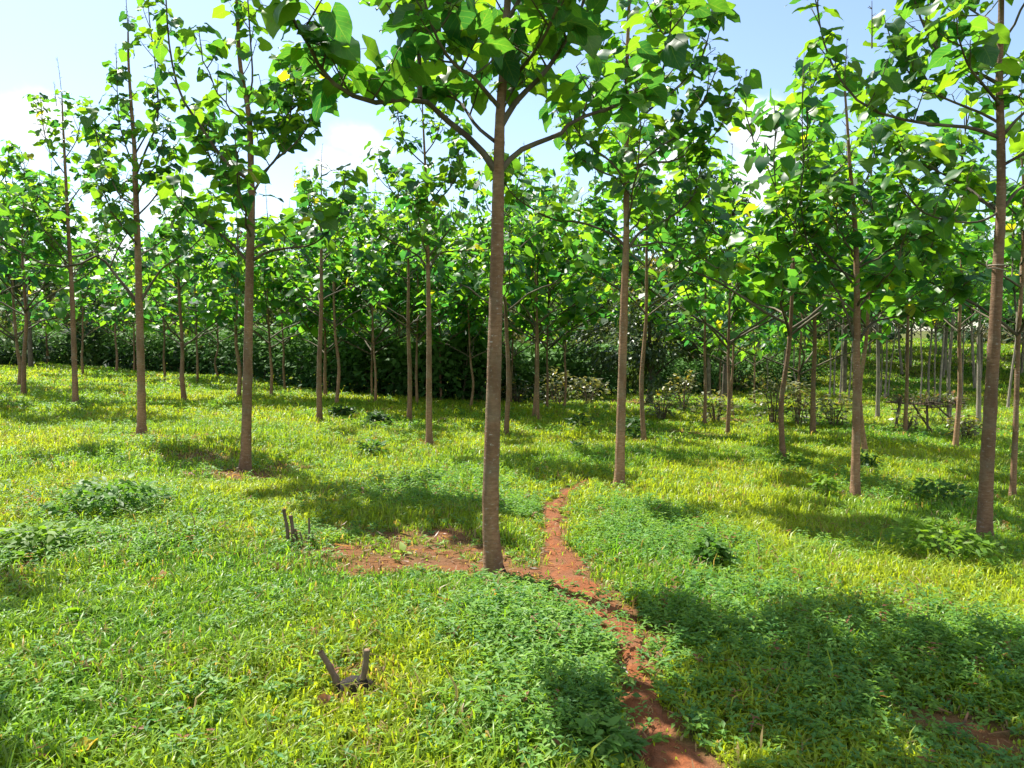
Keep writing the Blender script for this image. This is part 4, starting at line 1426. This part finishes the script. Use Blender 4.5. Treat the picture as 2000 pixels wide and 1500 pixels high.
# fallen curled leaf and other bits in the foreground
for k, (px, py, sz, lab) in enumerate([(305, 1148, .12, 'curled brown dead leaf lying on the left grass'),
                                       (955, 1180, .09, 'orange dead leaf lying below the nearest trunk'),
                                       (865, 1262, .10, 'dark curled dead leaf in the middle foreground'),
                                       (625, 1385, .05, 'brown dead leaf below the V stump'),
                                       (150, 1492, .08, 'yellow fallen leaf at the bottom left')]):
    B = ground_hit(px, py) + UP * .035
    g = np.random.default_rng(500 + k)
    col = np.array([[.32, .16, .07], [.45, .2, .04], [.08, .05, .03], [.2, .09, .05], [.4, .3, .03]])[k:k + 1]
    V, F, C, UV = leaves(HEART2, np.zeros((1, 3)), np.array([[1, .3 * k - .5, .25]]), UP[None] + g.normal(0, .45, (1, 3)), [sz], col, g, fold=.5, curl=(-.6, -.3), ripple=.12)
    tag(mk('dead_leaf', V, F, M_SHRUB, tint=C, loc=B), lab, 'leaf', 'fallen dead leaves')

# ------------------------------------------------------------------ sky and sun
EL, AZ = R(57), R(-45)          # azimuth measured from +Y towards +X
sv = Vector((math.sin(AZ) * math.cos(EL), math.cos(AZ) * math.cos(EL), math.sin(EL)))
w = bpy.data.worlds.new('World')
scene.world = w
w.use_nodes = True
nt = w.node_tree
nt.nodes.clear()
N_ = nt.nodes.new
L_ = nt.links.new
out = N_('ShaderNodeOutputWorld')
bg = N_('ShaderNodeBackground')
bg.inputs['Strength'].default_value = .06
sky = N_('ShaderNodeTexSky')
sky.sky_type = 'NISHITA'
sky.sun_disc = False
sky.sun_elevation = EL
sky.sun_rotation = AZ
sky.air_density = 1.0
sky.dust_density = .7
sky.ozone_density = 1.3
tc = N_('ShaderNodeTexCoord')


def wm(op, a, b=0.):
    nd = N_('ShaderNodeMath')
    nd.operation = op
    for s_, v_ in zip(nd.inputs, (a, b)):
        if isinstance(v_, bpy.types.NodeSocket):
            L_(v_, s_)
        else:
            s_.default_value = v_
    return nd.outputs[0]


nz = N_('ShaderNodeTexNoise')
nz.inputs['Scale'].default_value = 7
nz.inputs['Detail'].default_value = 7
nz.inputs['Roughness'].default_value = .55
L_(tc.outputs['Generated'], nz.inputs['Vector'])
mask = None
for px, py, rx, ry, st in [(1490, 255, 70, 55, 1.), (1480, 340, 110, 70, .9), (1400, 410, 150, 60, .7), (690, 270, 70, 40, .75), (640, 320, 90, 45, .75), (50, 245, 60, 45, .8), (40, 320, 70, 45, .6), (250, 500, 110, 70, .8), (330, 390, 80, 60, .6),
                           (1140, 495, 60, 25, .8), (1330, 300, 80, 50, .6), (2150, 420, 200, 80, .8), (-350, 330, 150, 70, .6), (1700, 480, 200, 60, .8), (900, 480, 300, 60, .8)]:
    d = unit(ray(px, py))
    vs = N_('ShaderNodeVectorMath')
    vs.operation = 'SUBTRACT'
    L_(tc.outputs['Generated'], vs.inputs[0])
    vs.inputs[1].default_value = tuple(d)
    vm = N_('ShaderNodeVectorMath')
    vm.operation = 'MULTIPLY'
    L_(vs.outputs[0], vm.inputs[0])
    vm.inputs[1].default_value = (F_PX / rx, F_PX / rx, F_PX / ry)
    ln = N_('ShaderNodeVectorMath')
    ln.operation = 'LENGTH'
    L_(vm.outputs[0], ln.inputs[0])
    q = wm('MULTIPLY', wm('SUBTRACT', 1.35, ln.outputs['Value']), st)
    mask = q if mask is None else wm('MAXIMUM', mask, q)
# unseen cloud banks added behind and above the viewer to lift shadow fill
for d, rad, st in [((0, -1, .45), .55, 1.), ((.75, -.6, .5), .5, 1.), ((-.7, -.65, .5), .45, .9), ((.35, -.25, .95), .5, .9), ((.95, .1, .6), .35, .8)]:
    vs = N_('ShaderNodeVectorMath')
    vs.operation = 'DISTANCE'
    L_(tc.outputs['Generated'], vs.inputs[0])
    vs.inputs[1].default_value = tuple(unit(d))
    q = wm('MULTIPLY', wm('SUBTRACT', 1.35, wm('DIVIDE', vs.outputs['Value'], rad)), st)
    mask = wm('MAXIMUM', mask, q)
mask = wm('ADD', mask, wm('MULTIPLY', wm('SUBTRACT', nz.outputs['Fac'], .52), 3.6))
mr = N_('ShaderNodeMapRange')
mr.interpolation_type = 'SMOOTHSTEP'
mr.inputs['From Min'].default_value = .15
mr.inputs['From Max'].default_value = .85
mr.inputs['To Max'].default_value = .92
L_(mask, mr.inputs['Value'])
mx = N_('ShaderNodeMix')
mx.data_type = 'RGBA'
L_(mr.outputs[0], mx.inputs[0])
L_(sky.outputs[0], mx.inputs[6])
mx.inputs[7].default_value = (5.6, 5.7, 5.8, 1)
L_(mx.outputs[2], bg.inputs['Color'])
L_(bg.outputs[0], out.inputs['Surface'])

sun_d = bpy.data.lights.new('sun', 'SUN')
sun_d.energy = 3.3
sun_d.angle = R(.55)
sun_d.color = (1.0, .95, .86)
sun = bpy.data.objects.new('sun', sun_d)
COL.objects.link(sun)
sun.rotation_euler = sv.to_track_quat('Z', 'Y').to_euler()
sun.location = (-20, 20, 40)

scene.view_settings.view_transform = 'Standard'
scene.view_settings.look = 'None'
scene.view_settings.gamma = 1.0
scene.view_settings.exposure = 2.02
scene.cycles.max_bounces = 7
scene.cycles.diffuse_bounces = 4
scene.cycles.transmission_bounces = 5
scene.cycles.glossy_bounces = 2
